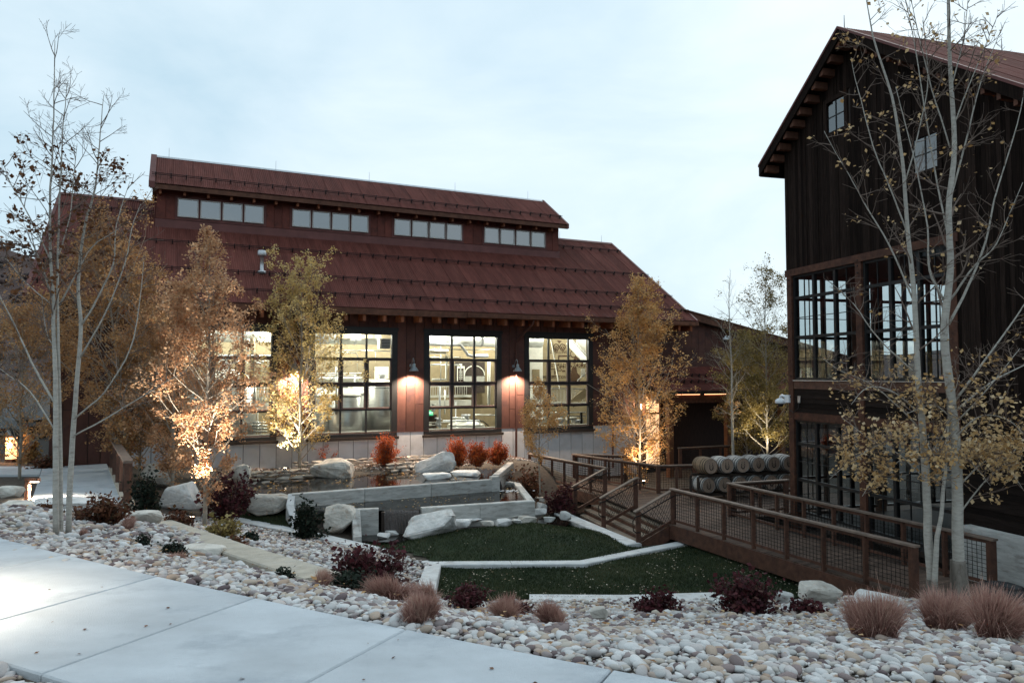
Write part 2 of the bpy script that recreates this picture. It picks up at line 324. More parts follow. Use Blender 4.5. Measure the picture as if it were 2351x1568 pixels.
def H(x, y):
    x = np.atleast_1d(np.asarray(x, float)); y = np.atleast_1d(np.asarray(y, float))
    xc = np.clip(x, -24, 20); yc = np.clip(y, -4, 36)
    r2 = (xc[:, None] - CTRL[None, :, 0]) ** 2 + (yc[:, None] - CTRL[None, :, 1]) ** 2
    z = _tps(r2) @ _w[:_n] + _w[_n] + xc * _w[_n+1] + yc * _w[_n+2]
    z = np.clip(z, -3.8, 0.2)
    n_ = x * 0.449 + y * 0.893
    z = np.where((n_ < 4.0), np.minimum(z, -0.05), z)
    far = np.clip((np.hypot(x, y - 20) - 45) / 40, 0, 1)
    return z * (1 - far) + np.where(y > 0, -2.4, -0.05) * far
def H1(x, y): return float(H(x, y)[0])
def onto(x, y, dmin=4.0, dmax=40.0):
    """where the line of sight through a photo position meets the ground"""
    d = np.linspace(dmin, dmax, 900); r = ray(x, y); P = EYE[None] + r[None] * (d / r[1])[:, None]
    g = H(P[:, 0], P[:, 1]); k = np.argmax(P[:, 2] <= g); return np.array([P[k, 0], P[k, 1], g[k]])

# ground: one sheet out to the horizon, fine near the camera
gx = np.concatenate([-np.geomspace(1500, 25, 26), np.arange(-24, 20.01, 0.3), np.geomspace(21, 1500, 26)])
gy = np.concatenate([-np.geomspace(1500, 5, 22), np.arange(-4, 37, 0.3), np.geomspace(38, 2500, 28)])
GX, GY = np.meshgrid(gx, gy); gz = np.concatenate([H(GX.ravel()[i:i+4000], GY.ravel()[i:i+4000]) for i in range(0, GX.size, 4000)])
nx, ny = len(gx), len(gy)
V = np.stack([GX.ravel(), GY.ravel(), gz], 1)
idx = np.arange(nx * ny).reshape(ny, nx)
Q = np.stack([idx[:-1, :-1], idx[:-1, 1:], idx[1:, 1:], idx[1:, :-1]], -1).reshape(-1, 4)
gm = MB(); gm.v = [V]; gm.n = len(V); gm.f = [tuple(q) for q in Q.tolist()]
ground = gm.build('ground', m_soil, None, True, kind='structure')

def lawn_sheet(name, poly, step=0.22, lift=0.03, mat=m_lawn, parent=None, kind='structure'):
    xs = np.arange(min(p[0] for p in poly) - step, max(p[0] for p in poly) + 2*step, step); ys = np.arange(min(p[1] for p in poly) - step, max(p[1] for p in poly) + 2*step, step)
    X, Y = np.meshgrid(xs, ys); Z = H(X.ravel(), Y.ravel()) + lift
    c = np.stack([(X[:-1, :-1] + step/2).ravel(), (Y[:-1, :-1] + step/2).ravel()], 1); k = inside(c, poly)
    I = np.arange(X.size).reshape(X.shape)
    q = np.stack([I[:-1, :-1], I[:-1, 1:], I[1:, 1:], I[1:, :-1]], -1).reshape(-1, 4)[k]
    b = MB(); b.v = [np.stack([X.ravel(), Y.ravel(), Z], 1)]; b.n = X.size; b.f = [tuple(t) for t in q.tolist()]
    return b.build(name, mat, parent, True, kind=kind)
CURB = [np.array(p) for p in [(-9.35, 22.4, -2.6), (-6.27, 21.5, -2.93), (-4.3, 20.6, -3.13), (-1.98, 19.4, -3.33), (1.86, 19.5, -3.38), (5.25, 22.0, -3.36)]]
LAWN_IN = [(-2.0, 19.5), (1.86, 19.6), (5.3, 22.1), (3.5, 21.6), (1.5, 26.4), (1.1, 26.0), (1.15, 24.2), (0.4, 22.6), (-1.2, 22.1), (-2.4, 21.8), (-4.0, 21.6), (-4.2, 20.7)]
LAWN_FR = [(-1.95, 19.2), (1.86, 19.35), (5.2, 21.8), (7.4, 17.6), (6.5, 16.6), (4.9, 17.0), (-1.75, 17.0)]
LAWN_PT = [(-9.2, 22.6), (-6.3, 21.65), (-6.45, 22.6), (-7.2, 23.6), (-8.7, 23.4)]
lawn_in = lawn_sheet('lawn', LAWN_IN); lawn_fr = lawn_sheet('lawn', LAWN_FR); lawn_pt = lawn_sheet('lawn', LAWN_PT)

# grass blades (uncountable): one mesh
m_blade = ML('lawn blades', [(0.014, 0.022, 0.010), (0.032, 0.047, 0.020), (0.058, 0.072, 0.032), (0.11, 0.105, 0.06)], 0.2)
def scatter(poly, n, pad=0.0):
    x0, x1 = min(p[0] for p in poly), max(p[0] for p in poly); y0, y1 = min(p[1] for p in poly), max(p[1] for p in poly)
    P = np.stack([RNG.uniform(x0, x1, n * 2), RNG.uniform(y0, y1, n * 2)], 1); P = P[inside(P, poly)][:n]; return P
bl = []
for poly, n in ((LAWN_IN, 42000), (LAWN_FR, 52000), (LAWN_PT, 6000)):
    P = scatter(poly, n); z = np.concatenate([H(P[i:i+4000, 0], P[i:i+4000, 1]) for i in range(0, len(P), 4000)]) + 0.02
    c = np.column_stack([P, z]); a = RNG.uniform(0, 2*math.pi, len(P)); h = RNG.uniform(0.03, 0.075, len(P)); w = RNG.uniform(0.006, 0.012, len(P))
    s_ = np.column_stack([np.cos(a), np.sin(a), 0*a]) * w[:, None]; ln = RNG.normal(0, 0.022, (len(P), 2))
    bl.append(np.stack([c - s_, c + s_, c + np.column_stack([ln, h])], 1))
bl = np.concatenate(bl)
patch = np.array([mnoise.fractal((p[0] * 0.7, p[1] * 0.7, 3.1), .8, 2.0, 4) for p in bl[:, 0, :]])
link('grass', quads_mesh('grass', bl, 3, m_blade, np.clip(0.42 + 0.45 * patch + RNG.normal(0, 0.18, len(bl)), 0, 1)), None, 'short dark green grass blades covering the lawn terraces', 'grass', None, 'stuff')

# sidewalk: each poured slab a piece with a joint between
sidewalk = link('sidewalk', None, kind='structure')
def far_n(s): return 3.86 + 0.0085 * (s + 1.3) ** 2
joints = [-10.6, -9.25, -7.9, -6.55, -5.18, -4.05, -2.70, -1.33, 0.05, 1.4, 2.8, 4.2]
for a, b in zip(joints[:-1], joints[1:]):
    sl = MB(); e = 0.006; ss = np.linspace(a + e, b - e, 4)
    top = [(*SW(s, 2.42), 0) for s in ss] + [(*SW(s, far_n(s)), 0) for s in ss[::-1]]
    n = len(top); c = np.mean(top, 0)
    inn = [tuple(c + (np.array(p) - c) * np.array([1 - 0.012, 1 - 0.012, 1])) for p in top]
    Vv = [(p[0], p[1], -0.10) for p in top] + [(p[0], p[1], -0.010) for p in top] + [(p[0], p[1], 0.0) for p in inn]
    F = [tuple(range(2*n, 3*n))] + [(i, (i+1) % n, n + (i+1) % n, n + i) for i in range(n)] + [(n+i, n+(i+1) % n, 2*n+(i+1) % n, 2*n+i) for i in range(n)]
    sl.add(Vv, F); sl.build('slab', m_conc, sidewalk)
MB().box(-0.01, 0.01, -0.01, 0.01, -0.01, 0.0)
# left walkway to the building, and the cross walk that meets it
walkway = link('path', None, kind='structure')
pd = np.array([-0.605, 1.0]); pd /= np.linalg.norm(pd); pn = np.array([pd[1], -pd[0]])
PB = np.array([-10.45, 17.6])
def PW(s, n): p = PB + pd * s + pn * n; return (p[0], p[1])
for i, (a, b) in enumerate([(-0.6, 1.35), (1.35, 3.6), (3.6, 6.0), (6.0, 7.9), (7.9, 9.9)]):
    MB().prism([PW(a + .01, -0.98), PW(a + .01, 0.98), PW(b - .01, 0.98), PW(b - .01, -0.98)], -1.8, -1.60).build('slab', m_conc, walkway)
cw = [AZ(0, 1077, -1.6)[:2], AZ(72, 1079, -1.6)[:2]]
for i in range(5):
    a = np.array(PW(7.6, -1.0)) + np.array([-2.0 * i, 0.1 * i]); b = a + np.array([-1.98, 0.1]); n2 = np.array(PW(10.2, -1.0)) - np.array(PW(7.6, -1.0))
    MB().prism([a, a + n2, b + n2, b][::-1], -1.8, -1.603).build('slab', m_conc, walkway)
# ------------------------------------------------------------------ concrete curbs and pond walls
def wall_run(name, label, cat, pts, thick, depth, mat, capmat=None, seg=1.9, group=None):
    """pts: top-centre line; panels between control joints are pieces of their own"""
    t = thing(name, label, cat, group=group)
    P = [np.array(p, float) for p in pts]
    nrm = []
    for i in range(len(P)):
        ds = []
        if i > 0: d = (P[i] - P[i-1])[:2]; ds.append(d / np.linalg.norm(d))
        if i < len(P) - 1: d = (P[i+1] - P[i])[:2]; ds.append(d / np.linalg.norm(d))
        d = np.mean(ds, 0); d /= np.linalg.norm(d); k = 1.0 / max(0.5, float(np.dot(d, ds[0]))); nrm.append(np.array([-d[1], d[0], 0]) * k)
    for i in range(len(P) - 1):
        n = max(1, int(round(np.linalg.norm(P[i+1] - P[i]) / seg)))
        for j in range(n):
            f0, f1 = j / n, (j + 1) / n; L = np.linalg.norm(P[i+1] - P[i]); g = 0.008 / L
            f0 += g if j > 0 else 0; f1 -= g if j < n - 1 else 0
            a = P[i] * (1-f0) + P[i+1] * f0; b = P[i] * (1-f1) + P[i+1] * f1
            na = nrm[i] * (1-f0) + nrm[i+1] * f0; nb = nrm[i] * (1-f1) + nrm[i+1] * f1
            h = thick / 2; e = min(0.02, thick * 0.12)
            V = []
            for p, q in ((a, na), (b, nb)):
                V += [p - q*h - (0, 0, depth), p - q*h - (0, 0, e), p - q*(h-e), p + q*(h-e), p + q*h - (0, 0, e), p + q*h - (0, 0, depth)]
            F = [(k, k+1, 7+k, 6+k) for k in range(5)] + [(5, 4, 3, 2, 1, 0), (6, 7, 8, 9, 10, 11)]
            MB().add(V, F).build('wall_panel', mat, t)
    return t
wall_run('retaining_curb', 'long pale concrete curb between the mid gravel bed and the pond lawn', 'curb', CURB[:4], 0.46, 0.45, m_cap, seg=2.2)
wall_run('lawn_curb', 'pale concrete curb dividing the inner lawn from the front lawn', 'curb', [CURB[3] + (0.05, 0.0, 0.003), CURB[4] + (0, 0, .05), CURB[5]], 0.36, 0.4, m_cap, seg=2.4)
wall_run('planter_wall', 'short concrete planter end wall running towards the pink grass clumps', 'wall', [CURB[3] + (-0.08, -0.12, 0.01), (-1.98, 17.3, -3.22), (-1.85, 15.9, -3.05)], 0.42, 0.7, m_cap, seg=3)
wall_run('front_curb', 'pale concrete curb at the foot of the cobble slope before the front lawn', 'curb', [(0.4, 16.95, -3.5), (2.6, 16.9, -3.5), (4.9, 17.05, -3.48)], 0.6, 0.3, m_cap, seg=2.4)
wall_run('stone_curb', 'beige stone curb crossing the cobbles below the white trunked tree', 'curb', [(-2.15, 8.35, -0.66), (-4.0, 10.6, -0.88), (-7.4, 15.0, -1.30)], 0.46, 0.4, m_beige, seg=2.2)
wall_run('stair_curb', 'pale concrete curb along the foot of the wooden stairs', 'curb', [(1.75, 26.6, -3.36), (3.62, 21.75, -3.38)], 0.5, 0.3, m_cap, seg=3)
pw = AZ(669.6, 1133, -2.08); pe = AZ(1126, 1099.6, -2.08)
wall_run('pond_wall', 'long board-formed concrete wall holding the upper pond', 'wall', [pw, pe], 0.24, 1.0, m_cwall, seg=2.15)
pu = (pe - pw) / np.linalg.norm(pe - pw)
MB().prism([tuple(pe + pu*.0 + VV*-.121)[:2], tuple(pe + pu*.32 + VV*-.121)[:2], tuple(pe + pu*.32 + VV*.121)[:2], tuple(pe + VV*.121)[:2]], -3.0, -1.99).build('pond_wall_end', m_cwall, None, label='raised concrete end block of the upper pond wall beside the small fall', cat='wall')
wall_run('pond_side_wall', 'low concrete wall stepping down from the pond corner behind the dark shrub', 'wall', [pw + (0.0, 0.0, 0.003), pw + (0.1, -0.5, -0.25), np.array([-6.3, 21.55, -2.88])], 0.22, 0.6, m_cap, seg=3)
sa, sb = AZ(1172, 1061, -2.0), AZ(1137, 1090, -2.0)
wall_run('spillway_wall', 'concrete wall from the building to the small upper waterfall', 'wall', [sa, sb], 0.26, 0.9, m_cwall, seg=3)
qa, qb, qc, qd = AZ(1165, 1105, -2.42), AZ(1187, 1108, -2.42), AZ(1219, 1148, -2.42), AZ(967, 1164.6, -2.42)
wall_run('pool_wall', 'angled board-formed concrete wall around the lower pool', 'wall', [qa, qb, qc, qd], 0.24, 0.85, m_cwall, seg=2.3)
ra, rb_ = AZ(817, 1168, -2.42), AZ(869, 1166, -2.42)
wall_run('cascade_wall', 'concrete wall left of the wide waterfall sloping to the lawn curb', 'wall', [rb_, ra, np.array([-4.42, 21.0, -3.0])], 0.24, 0.8, m_cwall, seg=3)
spill = MB(); sp0, sp1 = rb_ + (0.1, 0, 0), qd - (0.1, 0.0, 0)
spill.bar(sp0 - (0, 0, 0.42), sp1 - (0, 0, 0.42), 0.24, 0.62); spill.build('spill_edge', m_signdark, None, label='dark stained concrete spill edge under the wide waterfall', cat='wall')

# water: dark, still, with faint ripples
def MW(name, col=(0.012, 0.010, 0.008), bs=6.0, st=0.06, rough=0.03):
    m = bpy.data.materials.new(name); m.use_nodes = True; nt = m.node_tree; b = nt.nodes['Principled BSDF']
    b.inputs['Base Color'].default_value = (*col, 1); b.inputs['Roughness'].default_value = rough; b.inputs['IOR'].default_value = 1.33
    tc = nd(nt, 'ShaderNodeTexCoord'); n = nd(nt, 'ShaderNodeTexNoise'); n.inputs['Scale'].default_value = bs; n.inputs['Detail'].default_value = 3
    bp = nd(nt, 'ShaderNodeBump'); bp.inputs['Strength'].default_value = st; bp.inputs['Distance'].default_value = 0.05
    nt.links.new(tc.outputs['Object'], n.inputs[0]); nt.links.new(n.outputs[0], bp.inputs['Height']); nt.links.new(bp.outputs[0], b.inputs['Normal'])
    return m
m_water = MW('pond water'); m_fall = MW('falling water', (0.10, 0.085, 0.08), 22, 0.9, 0.12); m_foam = M('foam', (0.6, 0.6, 0.6), 0.6, 0.2, 20)
def flat(name, poly, z, mat, **k):
    return MB().add([(p[0], p[1], z) for p in poly], [tuple(range(len(poly)))]).build(name, mat, None, **k)
up_poly = [pw + VV*.1, pe + pu*.35 + VV*.1, sb, sa - VV*1.0, np.array(WM(-5, -2.3, 0)), np.array(WM(-9, -2.55, 0)), np.array(WM(-13, -2.6, 0)), np.array((-9.4, 24.6, 0)), np.array((-8.2, 23.2, 0))]
flat('pond_water', up_poly, -2.18, m_water, kind='structure')
lo_poly = [pw - VV*.1 + UU*0.2, pe + pu*.3 - VV*.1, qa, qb, qc, qd + VV*.05, rb_ + VV*.05, ra, ra - UU*0.9 + VV*.5, pw - VV*.15]
flat('pool_water', lo_poly, -2.50, m_water, kind='structure')
flat('stream_water', [(-4.5, 21.9), (-2.6, 22.3), (-2.4, 21.2), (-3.2, 20.9), (-4.4, 21.2)], -3.16, m_water, kind='structure')
flat('creek_water', [(0.75, 24.3), (1.7, 24.0), (2.4, 26.5), (4, 29.5), (1.5, 29.5)], -3.40, m_water, kind='structure')
def fall_sheet(name, a, b, z0, z1, out, label, n=46):
    a = np.array(a, float); b = np.array(b, float); o = np.array([out[0], out[1], 0]); V = []; rows = 9
    rr = np.random.default_rng(5); jit = np.cumsum(rr.normal(0, 0.010, n)); jit -= np.linspace(jit[0], jit[-1], n)
    for i in range(rows):
        f = i / (rows - 1)
        for j in range(n):
            g = j / (n - 1); p = a * (1-g) + b * g; k = math.sqrt(f) * 0.13 * (1 + 0.25 * math.sin(j * 1.7)) + (jit[j] + rr.normal(0, .012)) * f
            V.append((*(p + o * k)[:2], z0 + (z1 - z0) * f ** 1.4))
    F = [(i*n+j, i*n+j+1, (i+1)*n+j+1, (i+1)*n+j) for i in range(rows-1) for j in range(n-1)]
    return MB().add(V, F).build(name, m_fall, None, True, label=label, cat='waterfall')
fall_sheet('waterfall', rb_ + UU*.12 - VV*.14, qd - UU*.12 - VV*.14, -2.47, -3.15, -VV[:2], 'wide dark waterfall spilling from the lower pool')
fall_sheet('waterfall', pe + pu*.34 + (0, 0, 0), sb + UU*.1 + VV*.05, -2.15, -2.5, (UU[0]*.9, UU[1]*.9 - .3), 'small waterfall dropping from the upper pond into the lower pool', 24)
fm = MB(); rr = np.random.default_rng(3)
for i in range(26):
    c = pe + pu*.75 - VV*.35 + np.array([rr.normal(0, .22), rr.normal(0, .13), 0]); r = rr.uniform(.02, .07)
    fm.lathe([(r, 0), (r*.7, .012)], 8, 'z', (c[0], c[1], -2.499))
fm.build('foam_patches', m_foam, None, label='white foam under the small waterfall in the lower pool', cat='foam', kind='stuff')

# ------------------------------------------------------------------ boulders: irregular, chiselled, each its own mesh
ICO3 = ico(3); ICO2 = ico(2); ICO1 = ico(1)
def rock_mesh(seed, sx, sy, sz, mat, sub=3, cuts=9, rough=0.10, flat_top=None):
    """angular stone: hull of scattered points, faces broken up and pitted"""
    import bmesh
    r = np.random.default_rng(seed); n = 15 if sub == 3 else 11
    Q = r.normal(size=(n * 4, 3)); Q /= np.linalg.norm(Q, axis=1, keepdims=True)
    keep = [Q[0]]
    for q in Q[1:]:
        if len(keep) < n and min(np.linalg.norm(q - k) for k in keep) > .45: keep.append(q)
    Q = np.array(keep); Q = np.sign(Q) * np.abs(Q) ** .72; Q *= r.uniform(.82, 1.08, (len(Q), 1)); Q = np.clip(Q, -1.0, 1.0)
    if flat_top: Q[:, 2] = np.minimum(Q[:, 2], flat_top + r.uniform(0, .08, len(Q)))
    bm = bmesh.new(); vs = [bm.verts.new(q) for q in Q]; bmesh.ops.convex_hull(bm, input=vs)
    for v in [v for v in bm.verts if not v.link_faces]: bm.verts.remove(v)
    bmesh.ops.bevel(bm, geom=bm.edges[:], offset=.07, segments=1, affect='EDGES', profile=.5)
    bmesh.ops.triangulate(bm, faces=bm.faces[:])
    for k in range(2 if sub == 3 else 1):
        bmesh.ops.subdivide_edges(bm, edges=[e for e in bm.edges if e.calc_length() > (.22, .12)[k]], cuts=1, use_grid_fill=True); bmesh.ops.triangulate(bm, faces=bm.faces[:])
    bm.normal_update(); off = Vector(r.uniform(0, 50, 3))
    for v in bm.verts:
        v.co += v.normal * (rough * .55 * mnoise.fractal(v.co * 1.6 + off, .8, 2.0, 5) + rough * .18 * mnoise.noise(v.co * 7 + off)) 
    for v in bm.verts: v.co = Vector((v.co.x * sx, v.co.y * sy, v.co.z * sz))
    me = bpy.data.meshes.new('boulder'); bm.to_mesh(me); bm.free(); me.materials.append(mat); return me
def boulder(label, px, py, w, h, d=None, z=None, seed=0, mat=None, depth=0.75, rz=0.0, tilt=0.0, sub=3, rough=.1, name='boulder', group=None, flat_top=None, cuts=9):
    """px,py: photo position of the middle of the base; w,h: size in photo px"""
    if z is not None: p = AZ(px, py, z)
    elif d is not None: p = AY(px, py, d)
    else: p = onto(px, py)
    k = p[1] / FPX; W, Hh = w * k, h * k
    o = link(name, rock_mesh(seed, W/2*1.08, W/2*depth, Hh*0.60, mat or m_boulder, sub, cuts, rough, flat_top), None, label, 'boulder' if name == 'boulder' else 'stone', group)
    o.location = (p[0], p[1] + W*depth*0.35, p[2] + Hh*0.36); o.rotation_euler = (0, tilt, rz); return o
boulder('big pale boulder with a rusty face leaning at the far edge of the upper pond', 757, 1098, 106, 50, z=-2.2, seed=11, tilt=0.22, cuts=11)
boulder('large pointed grey boulder rising left of the paired red shrubs', 1000, 1086, 112, 48, z=-2.2, seed=24, mat=m_boulder2, tilt=-0.30, depth=.55)
boulder('low flat white boulder in front of the pointed boulder at the water', 1002, 1102, 64, 20, z=-2.2, seed=25, mat=m_boulder2, flat_top=.45)
boulder('flat grey slab boulder beside the pond below the red shrubs', 1068, 1095, 76, 18, z=-2.2, seed=27, mat=m_boulder2, flat_top=.5)
boulder('big pale boulder standing on the inner lawn before the wide waterfall', 985, 1238, 140, 62, z=-3.1, seed=31, mat=m_boulder2, depth=.6, tilt=-0.16, cuts=12)
boulder('rusty stained boulder behind the dark green shrub at the pond corner', 772, 1220, 84, 62, z=-3.0, seed=38, depth=.8)
boulder('rounded pale boulder on the small lawn left of the pond wall', 606, 1178, 108, 50, z=-2.62, seed=42, depth=.75)
boulder('big grey boulder behind the uplit orange tree', 412, 1168, 106, 64, d=21.5, seed=47, mat=m_boulder2, depth=.7)
boulder('dark shaded boulder beside the walkway railing behind the orange tree', 352, 1115, 78, 55, d=23.5, seed=49, depth=.7)
boulder('broad flat topped tan boulder at the near end of the walkway railing', 312, 1213, 92, 55, d=13.2, seed=52, flat_top=.42, depth=.7)
boulder('white weathered boulder half on the beige curb near the sidewalk', 598, 1356, 112, 48, d=7.9, seed=55, mat=m_boulder2, flat_top=.5, depth=.55)
boulder('small angular grey boulder at the beige curb end', 540, 1322, 42, 34, d=8.8, seed=58, mat=m_boulder2)
boulder('low tan boulder lying along the beige curb beneath the small dark juniper', 450, 1285, 120, 42, d=10.2, seed=61, flat_top=.35, depth=.6)
boulder('tan boulder below the ramp railing next to the burgundy shrub', 1888, 1385, 100, 44, d=12.4, seed=64, tilt=.1)
boulder('white rounded boulder in front of the ramp railing end post', 2030, 1400, 126, 42, d=11.2, seed=67, mat=m_boulder2, flat_top=.5)
boulder('small pale boulder between the burgundy shrub and the front lawn', 1806, 1390, 54, 30, d=12.6, seed=70, mat=m_boulder2)
boulder('white slab stone at the front curb by the burgundy shrub', 1665, 1396, 70, 26, d=13.5, seed=73, mat=m_boulder2, flat_top=.4)
boulder('wedge shaped pale stone behind the clipped pink grass', 1690, 1396, 40, 20, d=13.0, seed=74, mat=m_boulder2)
boulder('stone half hidden in the right hand pink grass by the sidewalk cobbles', 1378, 1420, 54, 26, d=7.3, seed=76, sub=2)
boulder('pale boulder between pond wall and orange tree', 553, 1112, 46, 46, d=25.0, seed=78)
boulder('long grey flat slab at the edge of the left walkway', 130, 1168, 230, 26, d=14.5, seed=80, mat=m_boulder2, flat_top=.3, depth=.5)
boulder('stepping slab nearest the three stem tree', 105, 1192, 112, 24, d=12.0, seed=82, mat=m_boulder2, flat_top=.3, depth=.8, name='step_stone')
boulder('thick stepping slab at the left picture edge', 20, 1180, 110, 40, d=12.6, seed=83, mat=m_boulder, flat_top=.3, depth=.8, name='step_stone')
boulder('wide lower stepping slab in the cobbles left of the three stem tree', 42, 1222, 118, 26, d=10.3, seed=84, mat=m_boulder2, flat_top=.3, depth=.8, name='step_stone')
boulder('tan rock bank left of the low bollard lamp', 12, 1140, 60, 26, d=16.5, seed=86)
# stones edging the inner lawn along the pool
for i, (x, y, w, h) in enumerate([(1062, 1212, 70, 26), (1085, 1203, 52, 16), (1118, 1208, 44, 18), (1150, 1210, 60, 26), (1182, 1206, 44, 18), (1212, 1200, 66, 20), (1236, 1186, 54, 26), (1240, 1168, 44, 20), (1234, 1152, 48, 14), (1264, 1198, 40, 16), (1108, 1196, 70, 12), (1180, 1192, 60, 12), (898, 1230, 44, 18), (878, 1236, 40, 16), (940, 1222, 40, 20), (1300, 1192, 40, 26)]):
    lb = ['rounded white stone beside the big lawn boulder at the pool foot', 'thin flat stone behind the rounded pool edge stone', 'small square stone third along the pool edge', 'big pale stone midway along the pool foot', 'tan stone right of the big pool foot stone', 'long flat stone below the pool wall corner', 'thick stone at the bend of the pool edging', 'flat grey stone above the bend of the pool edging', 'farthest flat stone of the pool edging under the thin pale tree', 'small white stone at the creek end of the pool edging', 'thin ledge stone against the pool wall', 'second thin ledge stone against the pool wall near its corner', 'small stone at the foot of the wide waterfall', 'lowest stone beside the cascade wall and lawn', 'dark wet stone under the wide waterfall', 'stone at the far end of the stair curb by the creek'][i]
    boulder(lb, x, y, w * .8, h * .9, z=-2.96 - 0.25 * (x > 1225) - .2 * (x < 950), seed=100 + i, mat=(m_boulder2, m_boulder)[i % 3 == 2], sub=2, name='edging_stone', group='stones edging the pool', flat_top=.55, depth=.7)

# stacked flat stone walls at the pond: every stone a piece
def stone_wall(label, a, b, z0, courses, seed, thick=0.32, ch=0.115):
    t = thing('stacked_stone_wall', label, 'wall'); r = np.random.default_rng(seed)
    a = np.array(a, float)[:2]; b = np.array(b, float)[:2]; L = np.linalg.norm(b - a); d = (b - a) / L; n = np.array([-d[1], d[0]])
    bases = [rock_mesh(seed * 7 + k, 0.5, 0.5, 0.5, m_flag, 2, 14, .06) for k in range(5)]
    for c in range(courses):
        x = -r.uniform(0, .2)
        while x < L:
            w = r.uniform(.22, .62); th = thick * r.uniform(.8, 1.15); hh = ch * r.uniform(.8, 1.1)
            p = a + d * (x + w/2) + n * (r.uniform(-.04, .04) + c * .05)
            o = link('stone', bases[int(r.integers(5))], t); o.location = (p[0], p[1], z0 + ch * (c + .5)); o.rotation_euler = (r.normal(0, .03), r.normal(0, .03), math.atan2(d[1], d[0]) + r.normal(0, .05))
            o.scale = (w * 1.12, th * 1.1, hh * 1.25); x += w
    return t
W2 = lambda t, v: WM(t, v, 0)
stone_wall('stacked flat stone wall edging the upper pond right of the rusty boulder', W2(-9.3, -2.45), W2(-6.6, -2.3), -2.3, 4, 3)
stone_wall('stacked flat stone wall edging the upper pond left of the rusty boulder', W2(-14.4, -2.75), W2(-11.6, -2.6), -2.3, 4, 4)
stone_wall('low stacked stone wall behind the red shrubs against the white panels', W2(-12.6, -0.62), W2(-5.2, -0.55), -2.1, 3, 5, thick=.26, ch=.10)
# ------------------------------------------------------------------ main building (local frame: x along the front, y into it)
PT = 2.0 / 3.0; PA = math.atan(PT); CPA = math.cos(PA)
hall = thing('production_hall', 'long red roofed production hall with raised clerestory behind the pond', 'building', tuple(M0), ANG_M)
def part(name, mb, mat, parent, smooth=False): return mb.build(name, mat, parent, smooth)
def corrugated(w, L, period=0.085, amp=0.02, ns=1):
    n = int(round(w / period)) * 4; b = MB(); V = []
    for j in range(2):
        for i in range(n + 1): V.append((w * i / n, L * j, amp * math.cos(2 * math.pi * i / 4 + .6)))
    F = [(i, i+1, n+2+i, n+1+i) for i in range(n)]
    b.add(V, F); return b.mesh('roof_panel', m_roof, True)
def roof_run(parent, t0, t1, veave, zeave, run, pitch=PA, w=0.85):
    n = int(round((t1 - t0) / w)); w = (t1 - t0) / n; me = corrugated(w + .02, run / math.cos(pitch))
    for i in range(n):
        o = link('roof_panel', me, parent); o.location = (t0 + i * w, veave, zeave + .004 * (i % 2)); o.rotation_euler = (pitch, 0, 0)
roof = link('roof', MB().add([(-21.7, -.98, 4.33), (7.1, -.98, 4.33), (7.1, 6.9, 4.33+7.88*PT), (-21.7, 6.9, 4.33+7.88*PT), (-21.7, 14.8, 4.33), (7.1, 14.8, 4.33),
     (-21.7, -.98, 4.18), (7.1, -.98, 4.18), (7.1, 6.9, 4.18+7.88*PT), (-21.7, 6.9, 4.18+7.88*PT), (-21.7, 14.8, 4.18), (7.1, 14.8, 4.18)],
     [(0,1,2,3), (3,2,5,4), (6,9,8,7), (9,10,11,8), (0,6,7,1), (4,5,11,10), (0,3,9,6), (3,4,10,9), (1,7,8,2), (2,8,11,5)]).mesh('roof', m_timber), hall)
CT0, CT1 = -17.85, 2.15
roof_run(roof, -21.7, CT0, -1.0, 4.375, 7.9)
roof_run(roof, CT0, CT1, -1.0, 4.375, 5.7)
roof_run(roof, CT1, 7.1, -1.0, 4.375, 7.9)
for t0, t1 in ((-21.72, CT0 + .02), (CT1 - .02, 7.12)):
    part('ridge_cap', MB().add([(t0, 6.72, 9.57), (t1, 6.72, 9.57), (t1, 6.9, 9.70), (t0, 6.9, 9.70), (t0, 7.08, 9.57), (t1, 7.08, 9.57)], [(0,1,2,3), (3,2,5,4)]), m_rooftrim, roof)
for t in (-21.76, 7.02):
    part('rake_trim', MB().add([(t, -1.02, 4.12), (t, -1.02, 4.42), (t, 6.9, 9.70), (t, 6.9, 9.40), (t+.12, -1.02, 4.12), (t+.12, -1.02, 4.42), (t+.12, 6.9, 9.70), (t+.12, 6.9, 9.40)],
         [(0,1,2,3), (7,6,5,4), (1,5,6,2), (0,4,5,1), (0,3,7,4)]), m_rooftrim, roof)
part('fascia', MB().box(-21.6, 7.0, -1.0, -.94, 4.10, 4.345), m_timber, roof)
part('gutter', MB().box(-5.5, 7.1, -1.13, -1.003, 4.13, 4.30), m_timber, roof)
for i in range(20):
    t = -5.2 + i * .63; part('gutter_strap', MB().bar((t, -1.07, 4.36), (t - .1, -.75, 4.56), .02, .012), m_rooftrim, roof)
t = -21.2
while t < 6.9:
    part('rafter_tail', MB().add([(t, -.92, 3.84), (t, -.92, 4.17), (t, .0, 4.17), (t, .0, 3.90), (t+.12, -.92, 3.84), (t+.12, -.92, 4.17), (t+.12, .0, 4.17), (t+.12, .0, 3.90)],
         [(0,1,2,3), (7,6,5,4), (0,4,5,1), (0,3,7,4), (1,5,6,2)]), m_rafter, roof); t += .8 + .06 * math.sin(t * 3)
